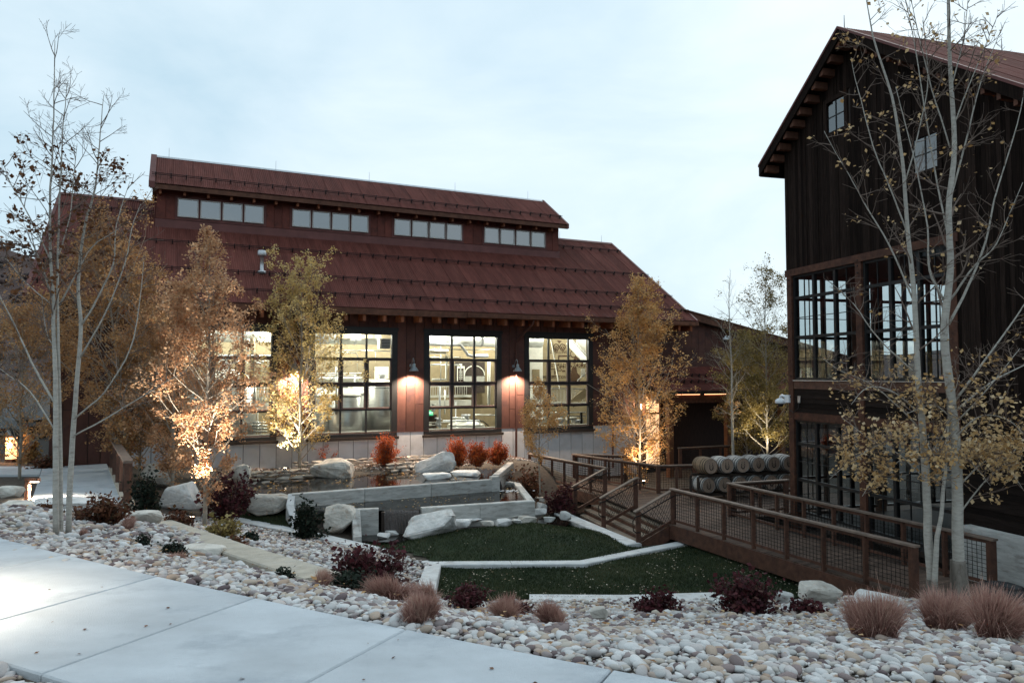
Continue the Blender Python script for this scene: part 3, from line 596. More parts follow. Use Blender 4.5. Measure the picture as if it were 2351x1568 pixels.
# snow guards: two rails on brackets, in rows
brk = MB().box(-.022, .022, -.05, .11, 0, .03).box(-.02, .02, -.005, .05, .02, .18).mesh('bracket', m_guard)
def guard_row(parent, t0, t1, v, zoff=4.40, v0=-1.0, pitch=PA, step=.61):
    z = zoff + (v - v0) * math.tan(pitch)
    b = MB()
    for h in (.085, .15): b.bar((t0, v - math.sin(pitch)*h, z + math.cos(pitch)*h), (t1, v - math.sin(pitch)*h, z + math.cos(pitch)*h), .026, .026)
    o = part('snow_guard', b, m_guard, parent); t = t0 + .15
    while t < t1:
        q = link('bracket', brk, o); q.location = (t, v, z); q.rotation_euler = (pitch, 0, 0); t += step
for v in (-.3, 1.0, 3.1): guard_row(hall, -21.6, 7.05, v)
guard_row(hall, -21.6, CT0 - .1, 5.6); guard_row(hall, CT1 + .2, 7.0, 5.75)
# vent pipe
vp = (-13.8, 1.25, 4.4 + 2.25 * PT)
part('vent_pipe', MB().lathe([(.17, -.1), (.17, .03), (.10, .05), (.075, .08), (.075, .62), (.10, .63), (.10, .66), (.17, .66), (.18, .68), (.18, .86), (.16, .89)], 16, 'z', vp), m_galv, hall, True)

# front wall: backing, then cladding panels
WINS = [(-17.0, -13.28), (-12.06, -8.34), (-7.14, -3.42), (-2.25, 1.47)]
ZB, ZT = -1.0, 3.6
bk = MB(); edges = [-21.0] + [e for w in WINS for e in w] + [6.6]
for a, b in zip(edges[::2], edges[1::2]): bk.box(a, b, .02, .27, -3.4, 4.6)
for a, b in WINS: bk.box(a, b, .02, .27, -3.4, ZB - .02); bk.box(a, b, .02, .27, ZT, 4.6)
bk.box(-21.0, -20.8, .27, 13.8, -3.4, 4.6); bk.box(6.4, 6.6, .27, 13.8, -3.4, 4.6); bk.box(-21.0, 6.6, 13.8, 14.0, -3.4, 4.6)
wallp = part('wall', bk, m_signdark, hall)
for t in (-21.0, 6.4):
    part('gable_wall', MB().add([(t, .1, 4.5), (t, 13.9, 4.5), (t, 6.95, 9.3), (t+.2, .1, 4.5), (t+.2, 13.9, 4.5), (t+.2, 6.95, 9.3)], [(0,1,2), (5,4,3), (0,3,4,1), (1,4,5,2), (2,5,3,0)]), m_panel, hall)
rs = np.random.default_rng(21)
def cladding(t0, t1, z0, z1, w, mat, parent, name='wall_panel', y=0.0, seam=0.35):
    n = max(1, int(round((t1 - t0) / w))); w = (t1 - t0) / n; e = .022
    for i in range(n):
        a, b = t0 + i*w + e/2, t0 + (i+1)*w - e/2
        if z1 - z0 > 2.2 and rs.random() < seam + .4:
            s = rs.choice([.35, .55, .66, 1.0, 2.45]) + (z0 if z0 > -1 else -.8) + .5
            s = min(max(s, z0 + .3), z1 - .3)
            part(name, MB().box(a, b, y - .03, y, z0, s - e/2), mat, parent); part(name, MB().box(a, b, y - .03, y, s + e/2, z1), mat, parent)
        else: part(name, MB().box(a, b, y - .03, y, z0, z1), mat, parent)
for a, b in zip(edges[::2], edges[1::2]):
    zlo = -.8 if a > -20 else -2.2
    if a < -20:
        cladding(-21.0, -18.6, -2.2, 4.55, .42, m_panel, wallp); cladding(-18.6, b, -.8, 4.55, .42, m_panel, wallp)
    else: cladding(a, b, -.8, 4.55, .42, m_panel, wallp)
for a, b in WINS: cladding(a, b, ZT + .02, 4.55, .42, m_panel, wallp)
for a, b in zip(edges[::2], edges[1::2]):
    if a > -20: cladding(a, min(b, 4.0), -2.2 if a < -3 else -3.3, -.82, .6, m_white, wallp, 'base_panel', seam=-1)
    else: cladding(-18.5, b, -2.2, -.82, .6, m_white, wallp, 'base_panel', seam=-1)
for a, b in WINS: cladding(a, b, -2.3 if a < -3 else -3.3, ZB - .03, .6, m_white, wallp, 'base_panel', y=.0, seam=-1)
part('base_flashing', MB().box(-18.5, 6.6, -.05, .0, -.825, -.79), m_panel, wallp)

def bigwindow(a, b):
    w = link('window', None, hall); f = MB(); j = .24
    f.box(a, a + j, -.045, .17, ZB, ZT); f.box(b - j, b, -.045, .17, ZB, ZT); f.box(a + j, b - j, -.045, .17, ZT - .26, ZT); f.box(a + j, b - j, -.045, .17, ZB, ZB + .16)
    part('frame', f, m_black, w)
    part('header', MB().box(a - .04, b + .04, -.085, -.05, ZT - .10, ZT + .04), m_black, w)
    part('sill', MB().box(a - .07, b + .07, -.13, -.05, ZB - .10, ZB + .02), m_signdark, w)
    cs = np.linspace(a + j, b - j, 4); zs = [3.34, 2.32, 1.23, .16, -.84]
    for c in cs[1:3]: part('mullion', MB().box(c - .035, c + .035, .02, .13, ZB + .16, ZT - .26), m_black, w)
    for z in zs[1:4]: part('mullion', MB().box(a + j, b - j, .023, .127, z - .035, z + .035), m_black, w)
    for r in range(4):
        for c in range(3):
            x0, x1, z1, z0 = cs[c] + (.036 if c else 0), cs[c+1] - (.036 if c < 2 else 0), zs[r] - (.036 if r else 0), zs[r+1] + (.036 if r < 3 else 0)
            q = .0
            if r in (1, 2):
                q = .06; s = MB(); s.box(x0, x0+q, .0, .10, z0, z1); s.box(x1-q, x1, .0, .10, z0, z1); s.box(x0+q, x1-q, .0, .10, z0, z0+q); s.box(x0+q, x1-q, .0, .10, z1-q, z1); part('sash', s, m_sash, w)
            part('pane', MB().add([(x0+q, .075, z0+q), (x1-q, .075, z0+q), (x1-q, .075, z1-q), (x0+q, .075, z1-q)], [(0,1,2,3)]), m_glass, w)
for a, b in WINS: bigwindow(a, b)

# downspouts
def downspout(t, zb=-2.2, out=.1):
    part('downspout', MB().tube([(t + .45, -1.0, 4.15), (t + .43, -.95, 3.95), (t + .05, -.14, 3.25), (t, -.09, 3.1), (t, -.09, zb)], .05, 8), m_panel, hall)
downspout(-2.7); downspout(2.55, -2.9)

# clerestory
cl = link('clerestory', None, hall)
part('wall', MB().box(CT0, CT1, 4.62, 4.8, 7.9, 10.1).box(CT0, CT0 + .15, 4.8, 9.2, 7.9, 10.1).box(CT1 - .15, CT1, 4.8, 9.2, 7.9, 10.1).box(CT0, CT1, 9.0, 9.2, 7.9, 10.1), m_clpanel, cl)
for t in (CT0, CT1 - .15): part('gable_wall', MB().add([(t, 4.62, 10.1), (t, 9.2, 10.1), (t, 6.9, 11.62), (t+.15, 4.62, 10.1), (t+.15, 9.2, 10.1), (t+.15, 6.9, 11.62)], [(0,1,2), (5,4,3), (0,3,4,1), (1,4,5,2), (2,5,3,0)]), m_clpanel, cl)
part('base_flashing', MB().add([(CT0 - .03, 4.50, 7.98), (CT1 + .03, 4.50, 7.98), (CT1 + .03, 4.57, 8.42), (CT0 - .03, 4.57, 8.42), (CT0 - .03, 4.62, 8.44), (CT1 + .03, 4.62, 8.44)], [(0,1,2,3), (3,2,5,4)]), m_rooftrim, cl)
GRP = [-17.0, -12.12, -7.21, -2.34]
for g in GRP:
    part('window_surround', MB().box(g - .1, g + 3.72, 4.565, 4.618, 8.445, 9.50), m_rooftrim, cl)
    for k in range(4):
        a, b, z0, z1 = g + .92*k, g + .92*k + .84, 8.57, 9.39
        wn_ = link('window', None, cl); f = MB(); q = .045
        f.box(a, a+q, 4.50, 4.56, z0, z1); f.box(b-q, b, 4.50, 4.56, z0, z1); f.box(a+q, b-q, 4.50, 4.56, z0, z0+q); f.box(a+q, b-q, 4.50, 4.56, z1-q, z1)
        me = f.mesh('window', M('pale window frame', (0.42, 0.40, 0.38), 0.5, 0.1, 5)); wn_.data = None
        bpy.data.objects.remove(wn_); wn_ = link('window', me, cl)
        part('blind', MB().box(a+q, b-q, 4.548, 4.560, z0+q, z1-q), M('lilac grey blind', (0.33, 0.32, 0.38), 0.9, 0.12, 2.0, orand=.18), wn_)
        part('pane', MB().add([(a+q, 4.528, z0+q), (b-q, 4.528, z0+q), (b-q, 4.528, z1-q), (a+q, 4.528, z1-q)], [(0,1,2,3)]), m_glassr, wn_)
pr = [CT0] + [x for g in GRP for x in (g - .1, g + 3.72)] + [CT1]
for a, b in zip(pr[::2], pr[1::2]): cladding(a, b, 8.45, 9.52, .42, m_clpanel, cl, y=4.62)
cladding(CT0, CT1, 9.53, 9.72, 2.4, m_clpanel, cl, 'lap_board', y=4.61)
cr = link('clerestory_roof', MB().add([(CT0-.25, 4.02, 9.80), (CT1+.25, 4.02, 9.80), (CT1+.25, 6.9, 11.74), (CT0-.25, 6.9, 11.74), (CT0-.25, 9.8, 9.80), (CT1+.25, 9.8, 9.80),
     (CT0-.25, 4.02, 9.66), (CT1+.25, 4.02, 9.66), (CT1+.25, 6.9, 11.58), (CT0-.25, 6.9, 11.58), (CT0-.25, 9.8, 9.66), (CT1+.25, 9.8, 9.66)],
     [(0,1,2,3), (3,2,5,4), (6,9,8,7), (9,10,11,8), (0,6,7,1), (4,5,11,10), (0,3,9,6), (3,4,10,9), (1,7,8,2), (2,8,11,5)]).mesh('clerestory_roof', m_timber), hall)
roof_run(cr, CT0 - .25, CT1 + .25, 3.98, 9.85, 2.92)
part('ridge_cap', MB().add([(CT0-.27, 6.74, 11.71), (CT1+.27, 6.74, 11.71), (CT1+.27, 6.9, 11.83), (CT0-.27, 6.9, 11.83), (CT0-.27, 7.06, 11.71), (CT1+.27, 7.06, 11.71)], [(0,1,2,3), (3,2,5,4)]), m_galv, cr)
part('rake_trim', MB().add([(CT0-.3, 3.95, 9.62), (CT0-.3, 3.95, 9.90), (CT0-.3, 6.9, 11.87), (CT0-.3, 6.9, 11.56), (CT0-.06, 3.95, 9.62), (CT0-.06, 3.95, 9.90), (CT0-.06, 6.9, 11.87), (CT0-.06, 6.9, 11.56)], [(0,1,2,3), (7,6,5,4), (1,5,6,2), (0,4,5,1), (0,3,7,4)]), m_rooftrim, cr)
part('rake_trim', MB().add([(CT1+.18, 3.95, 9.62), (CT1+.18, 3.95, 9.88), (CT1+.18, 6.9, 11.85), (CT1+.18, 6.9, 11.56), (CT1+.3, 3.95, 9.62), (CT1+.3, 3.95, 9.88), (CT1+.3, 6.9, 11.85), (CT1+.3, 6.9, 11.56)], [(0,1,2,3), (7,6,5,4), (1,5,6,2), (0,4,5,1), (0,3,7,4)]), m_rooftrim, cr)
part('fascia', MB().box(CT0-.25, CT1+.25, 3.98, 4.03, 9.60, 9.79), m_timber, cr)
t = CT0 + .1
while t < CT1:
    part('bracket', MB().box(t, t+.10, 4.12, 4.60, 9.44, 9.66), m_rafter, cl); t += .96
o = guard_row(hall, CT0 - .2, CT1 + .2, 4.6, 9.88, 3.98)
for t in (-17.4, -12.6, -7.9, -3.1, 1.4): part('lightning_rod', MB().lathe([(.012, 11.8), (.008, 12.25)], 6, 'z', (t, 6.9, 0)), m_galv, cr)
for t in (3.5, 6.4): part('lightning_rod', MB().lathe([(.012, 9.6), (.008, 10.1)], 6, 'z', (t, 6.9, 0)), m_galv, roof)

# interior shell
part('inner_floor', MB().box(-20.8, 6.4, .27, 9.0, -2.75, -2.6), m_infloor, hall)
part('inner_back_wall', MB().box(-20.8, 6.4, 8.4, 8.6, -2.6, 6.5), m_inwall, hall)
part('inner_ceiling', MB().box(-20.8, 6.4, .27, 8.4, 4.62, 4.70), M('dark ceiling boards', (0.16, 0.13, 0.09), .9, .3, 3), hall)

# right wing: low pitched wall with a raking fascia, and the porch in front
wing = thing('entry_wing', 'low pitched brown entry wing at the far end of the red roofed hall', 'building', tuple(M0), ANG_M)
def wz(t): return 4.72 - (t - 7.9) * .191
part('wall', MB().add([(6.6, .0, -3.3), (19, .0, -3.3), (19, .0, wz(19) - .35), (6.6, .0, wz(6.6) - .35), (6.6, .25, -3.3), (19, .25, -3.3), (19, .25, wz(19) - .35), (6.6, .25, wz(6.6) - .35)], [(0,1,2,3), (7,6,5,4), (0,4,5,1), (3,2,6,7), (0,3,7,4), (1,5,6,2)]), m_signdark, wing)
t = 6.62
while t < 18.5:
    zt = wz(t + .4) - .36; part('wall_panel', MB().add([(t, -.03, 2.3), (t+.44, -.03, 2.3), (t+.44, -.03, wz(t+.44) - .36), (t, -.03, wz(t) - .36), (t, 0, 2.3), (t+.44, 0, 2.3), (t+.44, 0, wz(t+.44) - .36), (t, 0, wz(t) - .36)], [(0,1,2,3), (7,6,5,4), (0,4,5,1), (3,2,6,7), (0,3,7,4), (1,5,6,2)]), m_panel, wing); t += .45
part('band', MB().box(6.0, 19, -.06, -.032, 2.08, 2.30), m_panel, wing)
part('raking_fascia', MB().bar((6.9, -.35, wz(6.9) - .16), (19, -.35, wz(19) - .16), .05, .36), m_timber, wing)
part('roof', MB().add([(6.9, -.42, wz(6.9) + .02), (19, -.42, wz(19) + .02), (19, 12, wz(19) + .02), (6.9, 12, wz(6.9) + .02), (6.9, -.42, wz(6.9) + .09), (19, -.42, wz(19) + .09), (19, 12, wz(19) + .09), (6.9, 12, wz(6.9) + .09)], [(0,1,2,3)[::-1], (4,5,6,7), (0,1,5,4), (1,2,6,5), (2,3,7,6), (3,0,4,7)]), m_timber, wing)
porch = thing('entry_porch', 'brown timber entry porch with a low red roof in front of the wing', 'porch', tuple(M0), ANG_M)
pp = math.atan(.61)
proof = link('porch_roof', MB().add([(3.85, -2.0, .84), (15, -2.0, .84), (15, 0, 2.06), (3.85, 0, 2.06), (3.85, -2.0, .74), (15, -2.0, .74), (15, 0, 1.96), (3.85, 0, 1.96)], [(0,1,2,3), (7,6,5,4), (0,4,5,1), (0,3,7,4), (1,5,6,2)]).mesh('porch_roof', m_timber), porch)
roof_run(proof, 3.8, 15.0, -2.05, .85, 2.0, pp)
for v in (-1.45, -.95): guard_row(porch, 3.9, 14.9, v, .86, -2.05, pp, .45)
part('gutter', MB().box(3.8, 15, -2.18, -2.06, .70, .84), m_black, porch)
part('beam', MB().box(3.9, 15, -1.98, -1.80, .26, .66), m_rust, porch)
for t in (4.62, 8.2, 11.8): part('post', MB().box(t - .13, t + .13, -2.02, -1.76, -3.3, .26), M('oiled porch post', (0.16, 0.065, 0.03), .7, .3, 5), porch)
part('back_wall', MB().box(3.95, 15, -.09, -.035, -2.95, 1.9), M('dark porch boards', (0.028, 0.014, 0.011), .85, .4, 3, stretch=(10, 10, 1)), porch)
# lit porch door and side light
dr = thing('entry_door', 'warmly lit glazed entry door under the porch behind the golden tree', 'door', tuple(M0), ANG_M)
part('frame', MB().box(4.35, 4.47, -.16, -.10, -2.9, .62).box(5.30, 5.42, -.16, -.10, -2.9, .62).box(4.47, 5.30, -.16, -.10, .52, .62).box(4.47, 5.30, -.16, -.10, -.35, -.25).box(4.47, 5.30, -.16, -.10, -1.7, -1.6), m_rust, dr)
for z0, z1 in ((-.25, .52), (-1.6, -.35), (-2.9, -1.7)): part('pane', MB().box(4.47, 5.30, -.14, -.12, z0, z1), ME('lit door glass', (1.0, 0.62, 0.34), 0.7), dr)
# ------------------------------------------------------------------ inside the hall (seen through the big windows)
def s3(x, y, v): return IN((1580 + x/3.734)/1.63335, (1220 + y/3.734)/1.63335, v)
def s4(x, y, v): return IN((1950 + x/3.824)/1.63335, (1230 + y/3.824)/1.63335, v)
def s2(x, y, v): return IN((1180 + x/3.565)/1.63335, (1220 + y/3.565)/1.63335, v)
def s1(x, y, v): return IN((700 + x/3.408)/1.63335, (1200 + y/3.408)/1.63335, v)
def inside_thing(name, label, cat, group=None): return thing(name, label, cat, tuple(M0), ANG_M, group)
def light(name, kind, loc, energy, col, parent=None, size=0.1, spot=None, blend=0.6, aim=None):
    d = bpy.data.lights.new(name, kind); d.energy = energy; d.color = col
    if kind == 'AREA': d.size = size
    else: d.shadow_soft_size = size
    if spot: d.spot_size = math.radians(spot); d.spot_blend = blend
    o = bpy.data.objects.new(name, d); COL.objects.link(o); o.location = loc
    if parent: o.parent = parent
    if aim is not None: o.rotation_euler = (Vector(aim) - Vector(loc)).to_track_quat('-Z', 'Y').to_euler()
    return o
m_bulb = ME('cool lamp lens', (1.0, 0.97, 0.80), 7.0)
k = 0
for t in (-17.5, -13.2, -9.3, -5.2, -1.2, 3.0):
    for v in (2.6, 5.6):
        w = ('first', 'second', 'third', 'fourth', 'fifth', 'sixth')[k // 2] + (' pendant lamp from the left in the front row inside the hall' if v < 4 else ' pendant lamp from the left in the back row inside the hall'); k += 1
        p = inside_thing('pendant_lamp', w, 'lamp', 'pendant lamps inside the hall')
        part('shade', MB().lathe([(.05, 4.56), (.06, 4.44), (.10, 4.40), (.24, 4.22), (.25, 4.20)], 14, 'z', (t, v, 0)), m_zinc, p, True)
        part('lens', MB().lathe([(.22, 4.195), (.18, 4.185)], 14, 'z', (t, v, 0)), m_bulb, p)
        light('lamp_light', 'POINT', (t, v, 4.1), 620, (1.0, 0.98, 0.86), p, .15)
m_duct = M('spiral duct', (0.55, 0.56, 0.52), .45, .12, 3, metal=.4)
dct = inside_thing('air_duct', 'large pale round air duct running under the hall ceiling', 'duct')
a = s3(560, 195, 3.6); z = a[2]
part('pipe', MB().tube([(-20.5, 3.6, z), (0.5, 3.6, z)], .36, 20), m_duct, dct, True)
for t in np.arange(-19, .2, 1.6): part('collar', MB().tube([(t, 3.6, z), (t + .09, 3.6, z)], .385, 20), m_galv, dct)
for q in (400, 710, 980):
    c = s2(q, 130, 3.2); part('register', MB().box(c[0] - .3, c[0] + .3, 3.19, 3.25, c[2] - .16, c[2] + .16), m_inwall, dct)
pc = inside_thing('process_pipes', 'white and steel process pipes crossing the middle window', 'pipes')
def pipe(pts, r, mat=m_steel, root=pc, nm='pipe'): part(nm, MB().tube(pts, r, 8), mat, root, True)
pipe([s3(110, 262, 3), s3(545, 265, 3), s3(655, 415, 3), s3(700, 430, 3), s3(930, 432, 3)], .085, m_galv)
pipe([s3(60, 355, 2.6), s3(372, 355, 2.6), s3(376, 480, 2.6), s3(350, 520, 2.6), s3(345, 755, 2.6), s3(150, 760, 2.6)], .055, m_cream)
pipe([s3(60, 388, 2.6), s3(345, 388, 2.6), s3(345, 470, 2.6)], .05, m_cream)
pipe([s3(60, 330, 4), s3(1040, 345, 4)], .03); pipe([s3(60, 450, 4), s3(560, 452, 4)], .03)
pipe([s3(945, 500, 3.4), s3(945, 1120, 3.4)], .09, m_cream); pipe([s3(272, 280, 3), s3(272, 780, 3)], .02)
pipe([s3(415, 1295, 2.2), s3(600, 1300, 2.2), s3(630, 1330, 2.2)], .05)
pipe([s3(740, 1250, 2.6), s3(1030, 1255, 2.6)], .03); pipe([s3(740, 1310, 2.4), s3(870, 1345, 2.4), s3(945, 1410, 2.4)], .025, m_black)
pipe([s1(760, 548, 2.6), s1(960, 548, 2.6)], .03); pipe([s1(845, 230, 2.4), s1(845, 720, 2.4), s1(870, 760, 2.4)], .1, m_inwall); pipe([s1(785, 240, 2.6), s1(785, 420, 2.6)], .07, m_cream)
for i in range(7): pipe([s1(760 + i*38, 860 + (i % 3)*40, 2), s1(760 + i*38, 1130, 2)], .03)
for i in range(4): pipe([s1(840, 1310 + i*38, 1.8), s1(1030, 1308 + i*38, 1.8)], .04)
rp = np.random.default_rng(77)
for a_, b_ in WINS[:3]:
    for i in range(9):
        t_ = rp.uniform(a_ + .3, b_ - .3); v_ = rp.uniform(1.6, 4.0); z_ = rp.uniform(-2.2, 0); pipe([(t_, v_, z_), (t_, v_, z_ + rp.uniform(.8, 2.6))], rp.uniform(.02, .06), (m_cream, m_steel, m_plastic)[i % 3])
    for i in range(7):
        z_ = rp.uniform(-1.0, 3.2); v_ = rp.uniform(1.8, 5.0); t_ = rp.uniform(a_, b_ - 1.2); L_ = rp.uniform(.8, 2.6); pipe([(t_, v_, z_), (t_ + L_, v_, z_), (t_ + L_ + .05, v_, z_ - .1), (t_ + L_ + .05, v_, z_ - rp.uniform(.3, 1.2))], rp.uniform(.02, .05), (m_cream, m_steel, m_plastic)[i % 3])
    for i in range(5):
        t_ = rp.uniform(a_ + .4, b_ - .4); v_ = rp.uniform(1.8, 3.0); z_ = rp.uniform(-1.6, .2); part('valve', MB().lathe([(.03, z_ - .12), (.10, z_ - .08), (.11, z_ + .02), (.05, z_ + .06), (.05, z_ + .2), (.12, z_ + .22), (.12, z_ + .26)], 12, 'z', (t_, v_, 0)), (m_plastic, m_steel)[i % 2], pc, True)
hr = inside_thing('floor_handrail', 'long steel handrail behind the bottom row of window panes', 'rail')
zz = s3(600, 1445, 1.0)[2]
for dz in (0, .16): part('bar', MB().tube([(-20, 1.0, zz - dz), (2.2, 1.0, zz - dz)], .045, 8), m_cream, hr, True)
# mezzanine with balustrade
mz = inside_thing('mezzanine', 'steel mezzanine floor with barred balustrade across the hall', 'mezzanine')
zf = s3(500, 1090, 4.2)[2]; zr = s3(500, 860, 4.2)[2]
part('floor_beam', MB().box(-14, -3.2, 4.2, 4.4, zf - .18, zf + .16), m_cream, mz); part('floor_beam', MB().box(-14, -3.2, 4.15, 4.19, zf + .3, zf + .42), m_cream, mz)
part('top_rail', MB().box(-14, -3.2, 4.2, 4.26, zr, zr + .06), m_cream, mz)
for i in range(88): part('baluster', MB().box(-13.9 + i*.12, -13.9 + i*.12 + .028, 4.215, 4.243, zf + .42, zr), m_steel, mz)
# dark board with two painted signs
bd = inside_thing('sign_board', 'dark wall board with two pale painted signs behind the middle window', 'sign')
c0, c1 = s3(480, 510, 7.9), s3(890, 800, 7.9)
part('board', MB().box(c0[0], c1[0], 7.9, 7.95, c1[2] - .6, c0[2]), m_signdark, bd)
a0, a1 = s3(500, 600, 7.88), s3(605, 780, 7.88)
part('outline', MB().box(a0[0], a0[0] + .05, 7.87, 7.89, a1[2], a0[2]).box(a1[0] - .05, a1[0], 7.87, 7.89, a1[2], a0[2]).box(a0[0], a1[0], 7.87, 7.89, a0[2], a0[2] + .12).box(a0[0] + .15, a1[0] - .15, 7.87, 7.89, a0[2] + .12, a0[2] + .25), m_cream, bd)
for i in range(5): part('text_line', MB().box(a0[0] + .12, a1[0] - .12, 7.87, 7.89, a0[2] - .2 - i*.1, a0[2] - .17 - i*.1), m_cream, bd)
b0 = s3(745, 700, 7.88); th = np.linspace(0, math.pi, 14)
part('arch', MB().tube([(b0[0] + .62*math.cos(q), 7.87, b0[2] + .55*math.sin(q)) for q in th], .03, 5), m_cream, bd)
part('lower_panel', MB().box(b0[0] - .62, b0[0] + .62, 7.87, 7.89, b0[2] - .6, b0[2] - .05), M('faded sign panel', (.3, .3, .27), .8, .2, 4), bd)
def text(name, s, size, loc, parent, mat, ext=.01, rx=math.pi/2):
    cu = bpy.data.curves.new(name, 'FONT'); cu.body = s; cu.size = size; cu.extrude = ext; cu.align_x = 'CENTER'; cu.align_y = 'CENTER'; cu.materials.append(mat)
    tmp = bpy.data.objects.new('tmp', cu); COL.objects.link(tmp); dg = bpy.context.evaluated_depsgraph_get()
    me = bpy.data.meshes.new_from_object(tmp.evaluated_get(dg)); bpy.data.objects.remove(tmp)
    o = link(name, me, parent); o.location = loc; o.rotation_euler = (rx, 0, 0); return o
ex = inside_thing('exit_sign', 'green lit exit sign above the dark door inside the hall', 'sign')
e0 = s3(117, 1228, 5.0)
part('case', MB().box(e0[0] - .19, e0[0] + .19, 5.0, 5.06, e0[2] - .13, e0[2] + .13), ME('green exit glow', (0.04, 0.55, 0.25), 0.5), ex)
text('letters', 'EXIT', .17, (e0[0], 4.985, e0[2]), ex, ME('white letters', (.8, 1, .85), 1.0))
dd = inside_thing('inner_door', 'dark interior door below the green exit sign', 'door')
d0, d1 = s3(70, 1250, 5.1), s3(215, 1470, 5.1)
part('leaf', MB().box(d0[0], d1[0], 5.1, 5.16, -2.6, d0[2]), m_signdark, dd); n0 = s3(110, 1380, 5.09); part('notice', MB().box(n0[0]-.13, n0[0]+.13, 5.08, 5.095, n0[2]-.1, n0[2]+.1), m_cream, dd)
# tanks
def tank(label, c, r, z0, z1, cone=.3, neck=.12, mat=m_steel):
    t = inside_thing('steel_tank', label, 'tank', 'steel tanks in the hall')
    body = part('body', MB().lathe([(r, z0), (r, z1), (r*.97, z1 + .03)], 28, 'z', (c[0], c[1], 0)), mat, t, True)
    part('lid', MB().lathe([(r*1.01, z1 + .03), (r*.9, z1 + cone*.3), (r*.5, z1 + cone*.75), (r*.16, z1 + cone)], 28, 'z', (c[0], c[1], 0)), m_cream, t, True)
    part('manway', MB().lathe([(neck, z1 + cone - .03), (neck, z1 + cone + .16), (neck*1.5, z1 + cone + .17), (neck*1.5, z1 + cone + .24)], 14, 'z', (c[0], c[1], 0)), m_galv, t, True)
    for z in np.arange(z0 + .6, z1, 1.0): part('band', MB().lathe([(r + .012, z), (r + .012, z + .05)], 28, 'z', (c[0], c[1], 0)), m_galv, t)
c = s3(625, 1390, 2.6); tank('wide domed steel tank behind the lower middle window panes', c, .92, -2.6, c[2] - .05, .3, .16)
c = s2(440, 960, 2.2); tank('tall steel tank left of centre in the second window', (c[0] - .1, 2.2), .75, -2.6, c[2], .42)
c = s2(900, 830, 3.0); tank('tall bright steel tank at the right of the second window', (c[0], 3.0), .72, -2.6, c[2] + .1, .3)
c = s2(520, 830, 4.6); tank('steel tank with a broad white lid behind the second window', (c[0], 4.6), 1.2, -2.6, c[2] - .35, .5)
c = s2(60, 930, 3.0); tank('steel tank hidden behind the green tree in the second window', (c[0], 3.0), .9, -2.6, c[2] - .1, .4)
c = s1(500, 880, 2.4); tank('huge pale round tank in the leftmost window behind the orange tree', (c[0], 2.6), 1.25, -2.0, c[2] + .3, .55)
c = s1(60, 900, 2.6); tank('steel tank at the left side of the leftmost window', (c[0], 2.6), .9, -2.6, c[2], .4)
ht = inside_thing('unit_heater', 'white louvred heater box hanging in the second window', 'heater')
h0, h1 = s2(870, 180, 2.2), s2(1012, 312, 2.2)
part('case', MB().box(h0[0], h1[0], 2.2, 2.6, h1[2], h0[2]), m_cream, ht)
for i in range(6): z = h1[2] + (h0[2] - h1[2]) * (i + .6) / 6.4; part('louvre', MB().box(h0[0] + .1, h1[0] - .02, 2.17, 2.20, z - .012, z + .03), m_signdark, ht)
ac = inside_thing('control_cabinet', 'pale electrical cabinet on the upper level in the second window', 'cabinet')
q0, q1 = s2(830, 550, 4.1), s2(990, 715, 4.1); part('case', MB().box(q0[0], q1[0], 4.1, 4.5, q1[2], q0[2]), m_cream, ac); part('screen', MB().box(q0[0]+.18, q1[0]-.1, 4.08, 4.098, q1[2]+.2, q0[2]-.3), m_plastic, ac)
pf = inside_thing('tank_platform', 'pale steel platform edge and rails in the second window', 'platform')
f0 = s2(720, 735, 4.0); part('deck_edge', MB().box(-12, -8.2, 4.0, 4.2, f0[2] - .15, f0[2] + .06), m_cream, pf)
for q in (640, 665, 690): z = s2(500, q, 3.9)[2]; part('rail', MB().tube([(-12, 3.9, z), (-8.9, 3.9, z)], .03, 6), m_cream, pf)
ub = inside_thing('wall_unit', 'white wall mounted unit in the leftmost window', 'heater'); u0, u1 = s1(910, 235, 3), s1(1070, 285, 3); part('case', MB().box(u0[0], u1[0], 3, 3.3, u1[2], u0[2]), m_cream, ub)
# right window: mural, stairs
mu = inside_thing('wall_mural', 'brown painted diagram of distilling steps on the tan wall in the right window', 'mural')
v = 5.2
w0, w1 = s4(100, 100, v), s4(1010, 900, v)
part('wall_panel', MB().box(w0[0] - .5, 6.3, v, v + .1, -2.5, 4.6), m_inwall, mu)
def P4(x, y): q = s4(x, y, v - .015); return q
kx = (P4(600, 300)[0] - P4(500, 300)[0]) / 100
def ring(x, y, r):
    c = P4(x, y); th = np.linspace(0, 2*math.pi, 20); part('ring', MB().tube([(c[0] + r*kx*math.cos(q), c[1], c[2] + r*kx*math.sin(q)) for q in th], .03, 5), m_ink, mu)
for x in (520, 610): ring(x, 275, 38); ring(x, 280, 16)
ring(765, 372, 42)
def strip(x0, y0, x1, y1, w=.05): part('stroke', MB().bar(P4(x0, y0), P4(x1, y1), .01, w, up=(0, 0, 1) if abs(y1-y0) < abs(x1-x0) else (1, 0, 0)), m_ink, mu)
strip(550, 400, 720, 400, .09); strip(556, 400, 556, 458, .06); strip(605, 615, 650, 615, .09); strip(690, 615, 735, 615, .09)
for x0, y0, x1, y1 in ((430, 520, 500, 520), (500, 520, 535, 560), (430, 550, 480, 550), (540, 610, 590, 610), (590, 610, 600, 590), (440, 590, 520, 590), (535, 560, 540, 610), (430, 685, 575, 685)): strip(x0, y0, x1, y1, .045)
tri = [P4(528, 180), P4(602, 180), P4(565, 222)]; part('triangle', MB().add([tri[0], tri[1], tri[2]], [(0,1,2)]), m_ink, mu)
